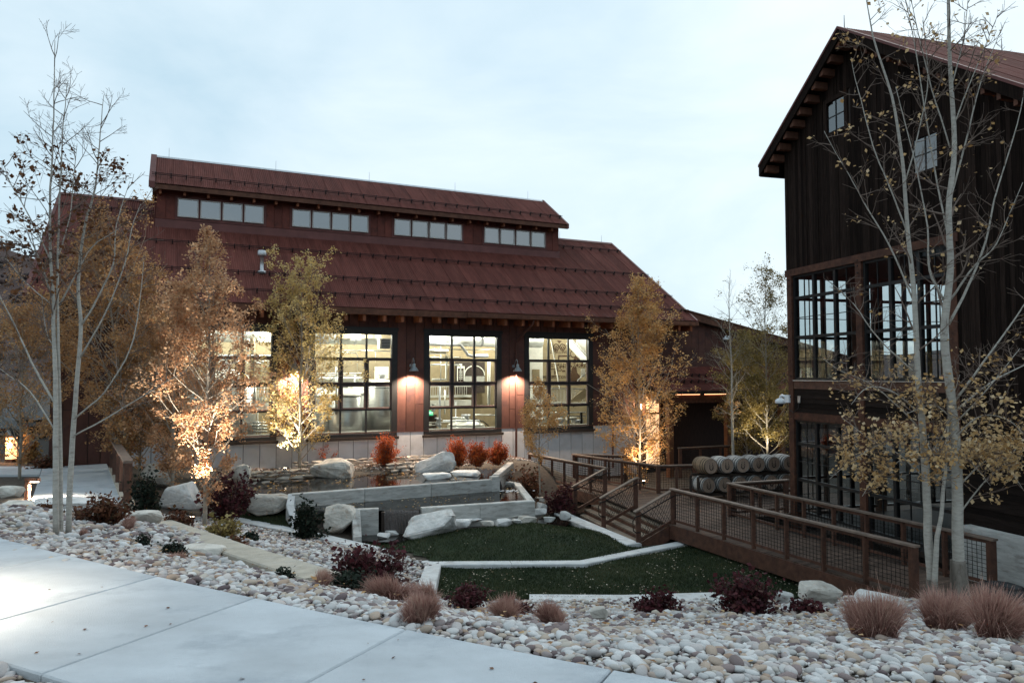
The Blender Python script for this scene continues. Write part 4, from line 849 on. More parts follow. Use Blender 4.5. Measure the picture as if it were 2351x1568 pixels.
text('lettering', '2 MILLING', .26, P4(565, 345), mu, m_ink); text('lettering', 'OH', .34, P4(570, 560), mu, m_ink); text('lettering', 'H  H', .34, P4(465, 642), mu, m_ink); text('lettering', 'FERMENTATION', .2, P4(500, 705), mu, m_ink)
bn0, bn1 = P4(615, 510), P4(935, 562); part('banner', MB().box(bn0[0], bn1[0], v - .03, v - .012, bn1[2], bn0[2]), m_ink, mu)
text('lettering', 'THE PROCESS', .34, (P4(775, 537)[0], v - .04, P4(775, 537)[2]), mu, m_inwall)
text('lettering', 'BARREL', .24, P4(780, 748), mu, m_ink)
sc = P4(778, 690); part('still_shape', MB().add([(sc[0] + x, sc[1], sc[2] + z) for x, z in ((-.38, -.3), (.38, -.3), (.38, .0), (.2, .2), (.1, .75), (.12, .95), (.35, .9), (.5, .7), (.58, .72), (.42, 1.0), (.1, 1.12), (-.02, 1.0), (-.1, .75), (-.2, .2), (-.38, 0))], [tuple(range(15))]), m_ink, mu)
st = inside_thing('steel_staircase', 'pale steel staircase with barred railings in the right window', 'stairs')
def S4(x, y, v=3.0): return s4(x, y, v)
part('stringer', MB().bar(S4(690, 195), S4(950, 480), .06, .34), m_cream, st); part('handrail', MB().bar(S4(735, 160), S4(950, 390), .05, .06), m_steel, st)
for i in range(9): part('baluster', MB().bar(S4(810 + i*16, 165), S4(810 + i*16, 235 + i*17), .025, .025, up=(0, 1, 0)), m_steel, st)
part('landing_rail', MB().bar(S4(130, 858), S4(950, 872), .05, .06), m_steel, st); part('landing', MB().bar(S4(420, 1082), S4(950, 1082), .3, .12), m_cream, st)
for i in range(26): part('baluster', MB().bar(S4(420 + i*20, 868), S4(420 + i*20, 1075), .022, .022, up=(0, 1, 0)), m_steel, st)
for dy in (0, 38, 75): part('handrail', MB().bar(S4(125, 1035 + dy), S4(370, 868 + dy), .05, .05), m_steel, st)
for i in range(10): part('baluster', MB().bar(S4(140 + i*22, 1030 - i*15), S4(140 + i*22, 1170 - i*15), .022, .022, up=(0, 1, 0)), m_steel, st)
part('stringer', MB().bar(S4(950, 905), S4(740, 1090), .06, .42), m_inwall, st); part('brace', MB().bar(S4(443, 150, 2.5), S4(572, 872, 2.5), .05, .05, up=(1, 0, 0)), m_cream, st)
part('handrail', MB().bar(S4(820, 760), S4(945, 640), .05, .05), m_steel, st)
for i in range(4): part('baluster', MB().bar(S4(880 + i*16, 580), S4(880 + i*16, 700), .03, .03, up=(0, 1, 0)), m_steel, st)
fl = inside_thing('bottling_line', 'low bright bottling machinery behind the bottom panes of the right window', 'machine')
for i, (x, y, w, h) in enumerate(((590, 1335, 90, 70), (760, 1300, 110, 30), (850, 1340, 120, 40), (300, 1330, 160, 50), (180, 1300, 80, 60))):
    q0 = s4(x - w/2, y - h/2, 1.8); q1 = s4(x + w/2, y + h/2, 1.8); part('module', MB().box(q0[0], q1[0], 1.8, 2.2, q1[2], q0[2]), (m_plastic, m_cream)[i % 2], fl)
for y in (1222, 1280): part('pipe', MB().tube([s4(100, y, 1.7), s4(940, y - 15, 1.7)], .035, 7), m_steel, fl, True)
part('support', MB().box(*(lambda q: (q[0] - .05, q[0] + .05))(s4(885, 1300, 1.6)), 1.6, 1.7, -2.6, s4(885, 1210, 1.6)[2]), m_black, fl)
dl = inside_thing('pale_column', 'pale wall column with a dark doorway in the right window', 'column'); g0, g1 = s4(115, 500, 5.0), s4(328, 900, 5.0)
part('column', MB().box(g0[0], g1[0], 5.0, 5.15, -2.5, 4.6), m_cream, dl); g0, g1 = s4(175, 592, 4.98), s4(280, 800, 4.98); part('doorway', MB().box(g0[0], g1[0], 4.96, 4.99, g1[2], g0[2]), m_inwall, dl)

# gooseneck wall lamps, warm
def gooseneck(t, label):
    o = thing('gooseneck_lamp', label, 'lamp', tuple(M0), ANG_M, 'gooseneck lamps on the hall wall')
    part('backplate', MB().lathe([(.075, -.035), (.075, -.075), (.04, -.09)], 12, 'y', (t, 0, 2.02)), m_zinc, o, True)
    part('arm', MB().tube([(t, -.08, 2.02), (t, -.18, 2.12), (t, -.28, 2.30), (t, -.38, 2.34), (t, -.46, 2.26), (t, -.48, 2.10)], .016, 8), m_zinc, o, True)
    part('shade', MB().lathe([(.03, 2.12), (.06, 2.10), (.07, 1.98), (.12, 1.93), (.19, 1.83), (.20, 1.78), (.19, 1.78), (.115, 1.91), (.02, 1.96)], 20, 'z', (t, -.48, 0)), m_zinc, o, True)
    part('bulb', MB().lathe([(.03, 1.92), (.055, 1.88), (.055, 1.85), (.03, 1.82)], 12, 'z', (t, -.48, 0)), ME('warm bulb', (1.0, 0.62, 0.32), 25), o, True)
    light('lamp_light', 'SPOT', (t, -.44, 1.74), 1050, (1.0, 0.78, 0.58), o, .05, 140, .6, aim=(t, -.38, -3))
gooseneck(-7.74, 'grey gooseneck lamp on the pier left of the middle window'); gooseneck(-2.82, 'grey gooseneck lamp beside the downspout left of the right window'); gooseneck(-12.68, 'grey gooseneck lamp on the pier behind the yellow green tree')
# ------------------------------------------------------------------ dark barn (local frame: x back along the ridge, y away from us along the gable; b = -y)
barn = thing('dark_barn', 'tall black timber barn with rust steel frame and glazed lower storeys', 'building', tuple(B0), ANG_B)
def bb(mb, b0, b1, x0, x1, z0, z1): return mb.box(x0, x1, -b1, -b0, z0, z1)
AB, ZA = 3.27, 11.71
def rz_(b): return ZA - (.745 * (AB - b) if b < AB else .70 * (b - AB))
SW1, SW2 = (2.11, 2.88, 8.98, 9.92), (5.38, 6.17, 6.85, 7.74)
rs2 = np.random.default_rng(4)
b = -.02
upper = link('upper_siding', None, barn)
bm_ = MB(); bb(bm_, 0, 6.4, .0, .12, 5.12, 8.3); bb(bm_, 6.4, 13, .0, .12, .3, 5.3)
bm_.add([(0.0, 0, 8.3), (0.0, -13, 4.5), (0.0, -AB, 11.2), (.12, 0, 8.3), (.12, -13, 4.5), (.12, -AB, 11.2)], [(0,1,2), (5,4,3)])
part('backing', bm_, m_signdark, upper)
while b < 13:
    w = rs2.uniform(.115, .15); th = rs2.choice([.03, .03, .045]); z0 = 5.08 if b < 6.35 else .42; z1 = rz_(b + w/2) - .22
    segs = [(z0, z1)]
    for (p, q, zl, zh) in (SW1, SW2):
        if b + w > p - .10 and b < q + .10: segs = [(z0, zl - .13), (zh + .13, z1)]
    for s0, s1 in segs:
        if s1 > s0: part('board', bb(MB(), b + .004, b + w - .004, -th, 0, s0, s1), m_darkwood, upper)
    b += w
def small_window(bq, lab):
    p, q, zl, zh = bq; w = link('window', None, barn)
    f = MB(); bb(f, p-.13, p, -.06, .05, zl-.13, zh+.13); bb(f, q, q+.13, -.06, .05, zl-.13, zh+.13); bb(f, p, q, -.06, .05, zh, zh+.13); bb(f, p, q, -.075, .05, zl-.13, zl); part('frame', f, m_darkwood, w)
    m = (p + q) / 2; zm = (zl + zh) / 2
    part('mullion', bb(bb(MB(), m-.015, m+.015, -.03, .0, zl, zh), p, q, -.028, -.002, zm-.015, zm+.015), m_black, w)
    for b0, b1 in ((p, m - .015), (m + .015, q)):
        for z0, z1 in ((zl, zm - .015), (zm + .015, zh)): part('pane', MB().add([(-.012, -b0, z0), (-.012, -b1, z0), (-.012, -b1, z1), (-.012, -b0, z1)], [(0,1,2,3)]), MATS.get('barn sky glass') or MG('barn sky glass', (.16, .19, .22), .16), w)
small_window(SW1, 'upper'); small_window(SW2, 'lower')
# frame
for p in (0.0, 3.18, 6.38):
    q = part('post', bb(MB(), p + .0, p + .24, -.05, .19, -3.4, 5.02), m_rust, barn)
    for z in (4.75, 4.55, 1.6, .9, .25, 4.92): part('bolt', MB().lathe([(.022, -.05), (.022, -.075)], 8, 'x', (0, -(p + .12), z)), m_black, q)
part('beam', bb(MB(), -.08, 6.7, -.06, .18, 4.86, 5.08), m_rust, barn)
for p0, p1 in ((.25, 3.17), (3.43, 6.37)):
    part('beam', bb(MB(), p0, p1, -.03, .15, 1.17, 1.42), m_rustwood, barn); part('drip_cap', bb(MB(), p0, p1, -.06, .0, 1.425, 1.45), m_galv, barn)
    part('beam', bb(MB(), p0, p1, -.04, .16, .17, .41), m_rust, barn)
    for i in range(5): part('lap_board', MB().add([(-.02 - .0, -p0, .42 + i*.15), (-.02, -p1, .42 + i*.15), (.0, -p1, .42 + i*.15 + .146), (.0, -p0, .42 + i*.15 + .146), (.03, -p0, .42 + i*.15), (.03, -p1, .42 + i*.15), (.03, -p1, .566 + i*.15), (.03, -p0, .566 + i*.15)], [(0,1,2,3), (0,4,5,1), (3,2,6,7)]), m_darkwood_h, barn)
i = 0
while -3.3 + i*.15 < .38:
    part('lap_board', bb(MB(), 6.64, 13, -.03 + .012*(i % 2), .0, -3.3 + i*.15, -3.3 + i*.15 + .146), m_darkwood_h, barn); i += 1
part('dark_lining', bb(MB(), 6.64, 13, .001, .1, -3.3, .4), m_signdark, barn)
def glazed(p0, p1, zs, cols, thin, face=0.08, axis='b', parent=None, mat=None):
    """grid window between p0 and p1; zs: heights bottom to top; heavy bars at cols, thin bars halfway"""
    w = link('window', None, parent or barn); f = MB(); t = MB()
    def bx(mb, a, b, o0, o1, z0, z1):
        if axis == 'b': bb(mb, a, b, o0, o1, z0, z1)
        else: mb.box(a, b, -o1, -o0, z0, z1)
    bx(f, p0, p0 + .07, face - .06, face + .08, zs[0], zs[-1]); bx(f, p1 - .07, p1, face - .06, face + .08, zs[0], zs[-1]); bx(f, p0 + .07, p1 - .07, face - .06, face + .08, zs[0], zs[0] + .07); bx(f, p0 + .07, p1 - .07, face - .06, face + .08, zs[-1] - .07, zs[-1])
    part('frame', f, m_black, w)
    xs = [p0 + (p1 - p0) * k / cols for k in range(cols + 1)]
    for x in xs[1:-1]: o_ = MB(); bx(o_, x - .05, x + .05, face - .05, face + .07, zs[0] + .07, zs[-1] - .07); part('mullion', o_, m_black, w)
    for z in zs[1:-1]: o_ = MB(); bx(o_, p0 + .07, p1 - .07, face - .048, face + .068, z - .045, z + .045); part('mullion', o_, m_black, w)
    for k in range(cols):
        for r in range(len(zs) - 1):
            x0, x1, z0, z1 = xs[k] + .05, xs[k+1] - .05, zs[r] + .05, zs[r+1] - .05
            o_ = MB(); bx(o_, (x0 + x1)/2 - .012, (x0 + x1)/2 + .012, face - .015, face + .02, z0, z1)
            if z1 - z0 > .9: bx(o_, x0, (x0+x1)/2 - .012, face - .014, face + .019, (z0+z1)/2 - .011, (z0+z1)/2 + .011); bx(o_, (x0+x1)/2 + .012, x1, face - .014, face + .019, (z0+z1)/2 - .011, (z0+z1)/2 + .011)
            part('glazing_bar', o_, m_black, w)
            if axis == 'b': q = [(face, -x0, z0), (face, -x1, z0), (face, -x1, z1), (face, -x0, z1)]
            else: q = [(x0, -face, z0), (x1, -face, z0), (x1, -face, z1), (x0, -face, z1)]
            part('pane', MB().add(q, [(0,1,2,3)]), mat or m_glassd, w)
for p0, p1 in ((.25, 3.17), (3.43, 6.37)):
    glazed(p0, p1, [1.46, 2.84, 4.12, 4.86], 3, 2); glazed(p0, p1, [-2.8, -1.75, -.6, .17], 3, 2)
# side wall towards the courtyard (b = 0), also glazed
for x0 in (3.3, 6.6, 9.9): part('post', MB().box(x0, x0 + .24, -.2, .04, -3.4, 5.02), m_rust, barn)
for x0, x1 in ((.24, 3.3), (3.54, 6.6), (6.84, 9.9)):
    glazed(x0, x1, [1.46, 2.84, 4.12, 4.86], 3, 2, .08, 'x'); glazed(x0, x1, [-2.8, -1.75, -.6, .17], 3, 2, .08, 'x')
    part('spandrel', MB().box(x0, x1, -.15, .0, .18, 1.44), m_darkwood_h, barn)
part('beam', MB().box(0.2, 10.1, -.17, .05, 4.865, 5.08), m_rust, barn)
part('side_siding', MB().box(.0, 14, -.1, .02, 5.1, 9.0).box(10.15, 14, -.1, .02, -3.4, 5.1), m_darkwood, barn)
part('back_wall', MB().box(10.2, 10.35, -6.4, -.12, -3.4, 1.4).box(14.0, 14.15, -13, -.1, -3.4, 8), m_signdark, barn)
part('inner_wall', MB().box(.12, 10.2, -6.62, -6.45, -3.4, 5.0), m_signdark, barn)
part('upper_floor', MB().box(.13, 10.2, -6.4, -.13, .9, 1.15), m_signdark, barn); part('ceiling', MB().box(.13, 10.2, -6.4, -.13, 4.9, 5.0), m_signdark, barn)
part('lower_floor', MB().box(.13, 10.2, -6.4, -.13, -3.1, -2.95), m_signdark, barn)
for x, y in ((1.2, -1.7), (2.4, -4.4), (5, -2)): part('inner_column', MB().box(x, x + .2, y, y + .2, 1.15, 4.9), m_rust, barn)
# roof
ov = .5
zl, zr_ = rz_(-.71), rz_(12.4)
br = link('roof', MB().add([(-ov, .71, zl), (-ov, -AB, ZA), (14.3, -AB, ZA), (14.3, .71, zl), (-ov, -12.4, zr_), (14.3, -12.4, zr_),
    (-ov, .71, zl - .16), (-ov, -AB, ZA - .16), (14.3, -AB, ZA - .16), (14.3, .71, zl - .16), (-ov, -12.4, zr_ - .16), (14.3, -12.4, zr_ - .16)],
    [(0,1,2,3), (1,4,5,2), (6,9,8,7), (7,8,11,10), (0,3,9,6), (4,10,11,5), (2,5,11,8), (3,2,8,9)]).mesh('roof', m_darkwood), barn)
roof_run(br, -ov - .04, 14.3, -12.4, zr_ + .02, 12.4 - AB, math.atan(.70))
for (y0, y1, z0, z1) in ((.75, -AB, zl, ZA), (-AB, -12.4, ZA, zr_)):
    part('rake_board', MB().add([(-ov-.03, y0, z0 - .34), (-ov-.03, y0, z0 - .02), (-ov-.03, y1, z1 - .02), (-ov-.03, y1, z1 - .34), (-ov+.02, y0, z0 - .34), (-ov+.02, y0, z0 - .02), (-ov+.02, y1, z1 - .02), (-ov+.02, y1, z1 - .34)], [(0,1,2,3), (7,6,5,4), (0,3,7,4), (0,4,5,1)]), m_darkwood, br)
    part('rake_trim', MB().add([(-ov-.06, y0, z0 - .03), (-ov-.06, y0, z0 + .05), (-ov-.06, y1, z1 + .05), (-ov-.06, y1, z1 - .03), (-ov+.06, y0, z0 - .03), (-ov+.06, y0, z0 + .05), (-ov+.06, y1, z1 + .05), (-ov+.06, y1, z1 - .03)], [(0,1,2,3), (1,5,6,2), (7,6,5,4), (0,3,7,4), (0,4,5,1)]), m_rooftrim, br)
part('eave_board', MB().box(-ov, 14.3, .66, .73, zl - .36, zl - .02), m_darkwood, br)
for k_ in range(11):
    b_ = -.45 + k_*.36; z = rz_(b_) - .30; part('lookout', MB().box(-ov + .03, 0, -b_ - .09, -b_ + .09, z - .16, z + .06), m_timber, br)
for k_ in range(22):
    b_ = AB + .2 + k_*.40; z = rz_(b_) - .32; part('lookout', MB().box(-ov + .03, 0, -b_ - .05, -b_ + .05, z - .16, z + .06), m_timber, br)
for x in (-.3, 5.5): part('lightning_rod', MB().lathe([(.014, ZA), (.008, ZA + .4)], 6, 'z', (x, -AB, 0)), m_black, br)
# concrete plinth at the near right
pl = thing('concrete_plinth', 'grey concrete plinth wall at the right edge below the barn', 'wall', tuple(B0), ANG_B)
for i in range(4): part('wall_panel', bb(MB(), 6.9 + i*2.1, 8.985 + i*2.1, -.42, -.12, -3.4, -1.90), m_cwall, pl)
# dome camera on the barn corner
def dome_camera(label, p, rz, s=1.0):
    c = thing('security_camera', label, 'camera', p, rz)
    part('mount_box', MB().box(-.02*s, .10*s, -.12*s, .10*s, -.12*s, .13*s), m_plastic, c)
    part('arm', MB().tube([(-.0, .08*s, .06*s), (-.0, .26*s, .11*s), (0, .33*s, .08*s), (0, .34*s, -.02*s)], .045*s, 10), m_plastic, c, True)
    part('housing', MB().lathe([(.05*s, .02*s), (.15*s, -.03*s), (.18*s, -.08*s), (.175*s, -.15*s), (.13*s, -.17*s)], 20, 'z', (0, .34*s, 0)), m_plastic, c, True)
    part('dome', MB().lathe([(.115*s, -.17*s), (.10*s, -.22*s), (.06*s, -.26*s), (.01*s, -.275*s)], 16, 'z', (0, .34*s, 0)), m_plasticd, c, True)
    return c
q = B0 + RB * -.10 + WB * .02; dome_camera('white dome security camera on the near corner of the black barn', (q[0], q[1], .83), ANG_B)
part('junction_box', MB().box(-.075, -.05, -.62, -.50, .72, .94), m_galv, barn); part('conduit', MB().tube([(-.06, -.55, .72), (-.07, -.52, .55), (-.08, -.3, .40), (-.1, -.02, .5), (-.08, .02, .7)], .012, 6), m_black, barn)
q = WM(9.9, -.2, 3.62); dome_camera('small white security camera under the raking fascia of the entry wing', q, ANG_M + math.pi/2, .8)
# ------------------------------------------------------------------ deck, stairs, railings
DZ = -2.9
deck = thing('wood_deck', 'brown wooden deck and ramp running past the black barn to the entry', 'deck')
A0, A1 = np.array([4.9, 22.28]), np.array([8.16, 14.95]); da = (A1 - A0) / np.linalg.norm(A1 - A0); dc = np.array([-da[1], da[0]])
POLY = [(8.3, 14.75), (10.45, 15.3), (7.25, 23.3), (9.1, 24.05), (12.5, 25.2), (12.2, 30.6), (7.0, 28.5), (5.65, 28.1), (3.0, 32.3), (.7, 32.3), (3.3, 27.4), (4.78, 22.2)]
def spans(poly, o, d, n):
    """where the line o + s d crosses the polygon"""
    s = []
    for p, q in zip(poly, poly[1:] + poly[:1]):
        p = np.array(p) - o; q = np.array(q) - o; a, b = p @ n, q @ n
        if (a > 0) != (b > 0): f = a / (a - b); s.append(float((p + (q - p) * f) @ d))
    s.sort(); return list(zip(s[::2], s[1::2]))
k = -26.0
while k < 4.0:
    o = A1 + da * k
    for s0, s1 in spans(POLY, o, dc, da):
        if s1 - s0 > .15:
            c = o + dc * (s0 + s1) / 2; b = MB(); h = (s1 - s0) / 2
            b.box(-h, h, -.068, .068, -.04, 0); q = b.build('deck_board', m_deck, deck); q.location = (c[0], c[1], DZ + .001 * (hash(k) % 3)); q.rotation_euler = (0, 0, math.atan2(dc[1], dc[0]))
    k += .143
under = MB().prism([(8.2, 14.95), (10.2, 15.4), (7.15, 23.2), (9.0, 24.1), (12.3, 25.3), (12, 30.4), (7.0, 28.3), (5.6, 27.9), (2.9, 32.2), (.9, 32.2), (3.4, 27.4), (4.85, 22.3)], DZ - .14, DZ - .045); part('deck_frame', under, m_signdark, deck)
def skirt(a, b, z0=-3.32, z1=-2.905): part('skirt_board', MB().bar((*a, (z0+z1)/2), (*b, (z0+z1)/2), .04, z1 - z0), m_rustwood, deck)
skirt(A0 - dc*.12, A1 - dc*.12); skirt((3.36, 27.35), (.85, 31.9)); skirt(A1 - dc*.1, A1 + dc*2.25, -3.3)
def railing(label, pts, post_n, end_posts=(True, True), capw=.16, zdrop=None, big=.14, group='deck railings'):
    """pts: deck-level points; panels of wire mesh between posts; zdrop: height of the walking line at each point"""
    t = thing('railing', label, 'railing', group=group); Hh = 1.07
    P = []
    for i in range(len(pts) - 1):
        n = post_n[i]; a = np.array(pts[i], float); b = np.array(pts[i+1], float)
        for j in range(n): P.append((a + (b - a) * j / n, i, j == 0))
    P.append((np.array(pts[-1], float), len(pts) - 2, True))
    for p, i, main in P:
        w = big if main else .09
        part('post', MB().box(p[0] - w/2, p[0] + w/2, p[1] - w/2, p[1] + w/2, p[2] - .45, p[2] + Hh - .045), m_rustwood, t)
    for i in range(len(pts) - 1):
        a = np.array(pts[i], float) + (0, 0, Hh - .022); b = np.array(pts[i+1], float) + (0, 0, Hh - .022); d = (b - a) / np.linalg.norm(b - a)
        part('top_rail', MB().bar(a - d*(.10 if i == 0 else .02), b + d*(.10 if i == len(pts) - 2 else .02), capw, .042), m_railtop, t)
    for (p, i, m1), (q, _, m2) in zip(P[:-1], P[1:]):
        d = q - p; L = np.linalg.norm(d); u = d / L; g = .06
        a, b = p + u*g, q - u*g
        part('bottom_rail', MB().bar(a + (0, 0, .12), b + (0, 0, .12), .05, .07), m_rustwood, t)
        part('upper_rail', MB().bar(a + (0, 0, Hh - .09), b + (0, 0, Hh - .09), .04, .07), m_rustwood, t)
        w = MB(); n = int(L / .10)
        for k in range(1, n): c = p + u * (L * k / n); w.bar(c + (0, 0, .15), c + (0, 0, Hh - .12), .009, .009, up=(u[0], u[1], 0))
        for k in range(1, 9): z = .15 + (Hh - .27) * k / 9; w.bar(a + (0, 0, z), b + (0, 0, z), .009, .009)
        part('wire_mesh', w, m_wire, t)
    return t
z3 = lambda p: (float(p[0]), float(p[1]), DZ)
railing('long brown railing with wire mesh along the lawn side of the ramp', [z3(A0), z3(A1)], [7])
B1 = AZ(1675, 1108, -1.83); B2 = AZ(2275, 1235, -1.83); B3 = np.array([9.05, 24.2])
railing('brown railing between the ramp and the black barn', [z3(B2), z3(B1)], [8]); railing('short brown railing from the ramp corner to the barn post', [z3(B1 + np.array([.12, .05, 0])), z3(B3)], [2])
C1 = AZ(1318, 1042, -1.83); C2 = AZ(1511, 1067.5, -1.83); C3 = np.array([7.05, 28.25]); D1 = AZ(1216, 1040.5, -1.83); D2 = AZ(1389, 1072.5, -1.83); C4 = AZ(1436, 1045, -1.83)
railing('far deck railing in front of the golden tree', [z3(C1), z3(C2), z3(C3)], [5, 2]); railing('brown railing along the creek side of the far deck', [z3(D1), z3(D2)], [6])
railing('short far railing against the white panels', [z3(C1 + np.array([.1, .12, 0])), z3(C4)], [3]); e1 = np.array(WM(4.9, -2.3, 0)); e2 = np.array(WM(8.6, -2.3, 0)); railing('railing before the dark porch opening', [z3(e1), z3(e2)], [3])
# stairs down to the lawn
T0, T1 = np.array([3.46, 27.3]), np.array([4.92, 22.36]); ds_ = (T1 - T0) / np.linalg.norm(T1 - T0); dn = np.array([ds_[1], -ds_[0]])
if dn[0] > 0: dn = -dn
stair = thing('wood_stairs', 'wide brown wooden stairs from the deck down to the lawn', 'stairs')
NR, TR = 4, .29; RH = .138; c = (T0 + T1) / 2; Lh = np.linalg.norm(T1 - T0) / 2 - .05; rot = math.atan2(ds_[1], ds_[0])
for i in range(NR + 1):
    p = c + dn * (TR * i); z = DZ - RH * i
    if i:
        for j in range(2):
            pc_ = p - dn * (TR * .5) + dn * (j - .5) * .142; o = MB().box(-Lh, Lh, -.068, .068, -.04, 0).build('tread', m_tread, stair); o.location = (pc_[0], pc_[1], z); o.rotation_euler = (0, 0, rot)
    o = MB().box(-Lh, Lh, -.012, .012, -RH, -.042 if i else -.042).build('riser', m_rustwood, stair); o.location = (p[0], p[1], z); o.rotation_euler = (0, 0, rot)
def stair_rail(label, top, panel=True):
    t = thing('stair_railing', label, 'railing', group='stair railings'); L = TR * NR + .02; drop = RH * NR; bot = top + dn * L
    a = np.array([*top, DZ]); b = np.array([*bot, DZ - drop]); Hh = 1.0
    part('post', MB().box(a[0]-.07, a[0]+.07, a[1]-.07, a[1]+.07, DZ - .3, DZ + Hh), m_rustwood, t); part('post', MB().box(b[0]-.07, b[0]+.07, b[1]-.07, b[1]+.07, b[2] - .25, b[2] + Hh - .02), m_rustwood, t)
    u3 = (b - a) / np.linalg.norm(b - a); part('top_rail', MB().bar(a + (0, 0, Hh + .02), b + (0, 0, Hh + .02) + u3*.14, .16, .042), m_railtop, t); part('top_rail', MB().bar(a + np.array([-dn[0]*.12, -dn[1]*.12, Hh + .021]), a + (0, 0, Hh + .021), .16, .042), m_railtop, t)
    part('bottom_rail', MB().bar(a + (0, 0, .10), b + (0, 0, .10), .06, .09), m_rustwood, t)
    w = MB(); n = 11
    for k in range(1, n):
        f = k / n; p = a + (b - a) * f; q0 = p + (0, 0, .14); 
        e = min(1, f + .42); q = a + (b - a) * e + np.array([0, 0, .14 + (Hh - .16) * (e - f) / .42]); w.bar(q0, q, .009, .009, up=(ds_[0], ds_[1], 0))
        e = max(0, f - .42); q = a + (b - a) * e + np.array([0, 0, .14 + (Hh - .16) * (f - e) / .42]); w.bar(q0, q, .009, .009, up=(ds_[0], ds_[1], 0))
    part('wire_mesh', w, m_wire, t)
    sd = np.array([ds_[0], ds_[1], 0]) * .13; g = a + sd + np.array([0, 0, .88]); h = b + sd + np.array([0, 0, .88])
    dn3 = np.array([dn[0], dn[1], 0])
    part('grab_rail', MB().tube([g - dn3*.2, g, h, h + dn3*.16 - (0, 0, .04), h + dn3*.24 - (0, 0, .16), h + dn3*.22 - (0, 0, .44), h + dn3*.14 - (0, 0, .5), h - (0, 0, .5)], .019, 8), m_wire, t, True)
stair_rail('stair railing on the creek side of the lawn stairs', T0); stair_rail('stair railing in the middle of the lawn stairs', (T0 + T1) / 2); stair_rail('stair railing at the ramp side of the lawn stairs', T1)
part('stringer', MB().bar((*T1, DZ - .2), (*(T1 + dn*TR*NR), DZ - .2 - RH*NR), .05, .4), m_rustwood, stair)
# walkway railing on the left
lr = thing('walkway_railing', 'brown picket railing along the left walkway', 'railing')
ra0, ra1 = np.array(PW(.1, 1.08)), np.array(PW(8.0, 1.08))
part('top_rail', MB().bar((*ra0, -.55), (*ra1, -.55), .22, .06), m_railtop, lr)
for s in np.arange(.05, 8.0, 1.95): p = PW(s, 1.08); part('post', MB().box(p[0]-.07, p[0]+.07, p[1]-.07, p[1]+.07, -2.0, -.58), m_rustwood, lr)
for s in np.arange(.2, 8.0, .13): p = PW(s, 1.08); part('picket', MB().box(p[0]-.012, p[0]+.012, p[1]-.012, p[1]+.012, -1.6, -.58), m_wire, lr)
part('curb', MB().bar((*PW(-.1, 1.1), -1.68), (*PW(8, 1.1), -1.68), .26, .3), m_beige, lr)
# small black pole light under the ramp edge
p = AZ(1582, 1240, -3.35); MB().lathe([(.13, -3.45), (.13, -3.06), (.15, -3.05), (.15, -3.0), (.1, -2.98)], 14, 'z', (p[0], p[1], 0)).build('waste_bin', m_black, None, True, label='small black canister under the ramp railing at the lawn curb', cat='canister')
# ------------------------------------------------------------------ barrels on a rack
m_stave = M('silvered oak staves', (0.40, 0.385, 0.37), .8, .3, 4.0, .3, 50, stretch=(8, 8, .6), orand=.18)
m_stave2 = M('brown oak staves', (0.23, 0.165, 0.11), .8, .3, 4.0, .3, 50, stretch=(8, 8, .6))
m_head = M('oak barrel head', (0.33, 0.24, 0.185), .8, .25, 5.0, .3, 50, stretch=(6, 1, 1), orand=.22)
m_hoop = M('black hoops', (0.012, 0.010, 0.010), .6, .2, 8)
ax = np.array([-.29, .957, 0]); rw = np.array([.957, .29, 0])
LB = .88
def prof(z): return .265 + .05 * (1 - (2*z/LB - 1)**2)
def stave_mesh(mat):
    b = MB()
    for i in range(22):
        q0 = 2*math.pi*i/22 + .008; q1 = 2*math.pi*(i+1)/22 - .008; V = []
        zz_ = np.linspace(0, LB, 8)
        for z in zz_:
            r = prof(z); V += [(r*math.cos(q), r*math.sin(q), z) for q in (q0, (q0+q1)/2, q1)]
        b.add(V, [(j*3+k_, j*3+k_+1, j*3+k_+4, j*3+k_+3) for j in range(7) for k_ in range(2)])
    b.lathe([(.25, .03), (.255, LB - .03)], 22); return b.mesh('staves', mat, False)
me_st, me_st2 = stave_mesh(m_stave), stave_mesh(m_stave2)
me_hd = MB().lathe([(.255, .025), (.255, .035)], 28).mesh('head', m_head)
hoops = []
for z in (.02, .13, .26, .58, .71, .82):
    hoops.append(MB().lathe([(prof(z) + .003, z), (prof(z + .038) + .003, z + .038)], 28, cap=False).mesh('hoop', m_hoop))
th = np.linspace(math.radians(-52), math.radians(232), 20)
hs = MB().tube([(.075*math.cos(q)*1.0, -.01 - .11*math.sin(q) + .0, .018) for q in th], [.010 + .008*math.sin(max(0, min(math.pi, q))) for q in th], 6)
for i in range(2): hs.lathe([(.014, .012), (.014, .02)], 8, 'z', ((-1, 1)[i]*.055, .115, 0))
hs.tube([(.035*math.cos(q), -.02 + .035*math.sin(q), .02) for q in np.linspace(0, 2*math.pi, 14)], .004, 5)
me_hs = hs.mesh('horseshoe_emblem', m_hoop)
tx = bpy.data.curves.new('t', 'FONT')
rack = thing('barrel_rack', 'dark timber rack carrying two rows of oak barrels on the deck', 'rack')
def barrel(c, label, mesh, spin):
    z = Vector((ax[0], ax[1], 0)); y = Vector((0, 0, 1)); x = y.cross(z)
    Mx = Matrix((x, y, z)).transposed().to_4x4(); Mx.translation = Vector(c)
    t = thing('oak_barrel', label, 'barrel', group='oak barrels on the rack'); t.matrix_world = Mx @ Matrix.Rotation(spin, 4, 'Z')
    link('staves', mesh, t); hd = link('head', me_hd, t); link('horseshoe_emblem', me_hs, hd)
    for h in hoops: link('hoop', h, t)
pos_w = ['first', 'second', 'third', 'fourth', 'fifth', 'sixth']
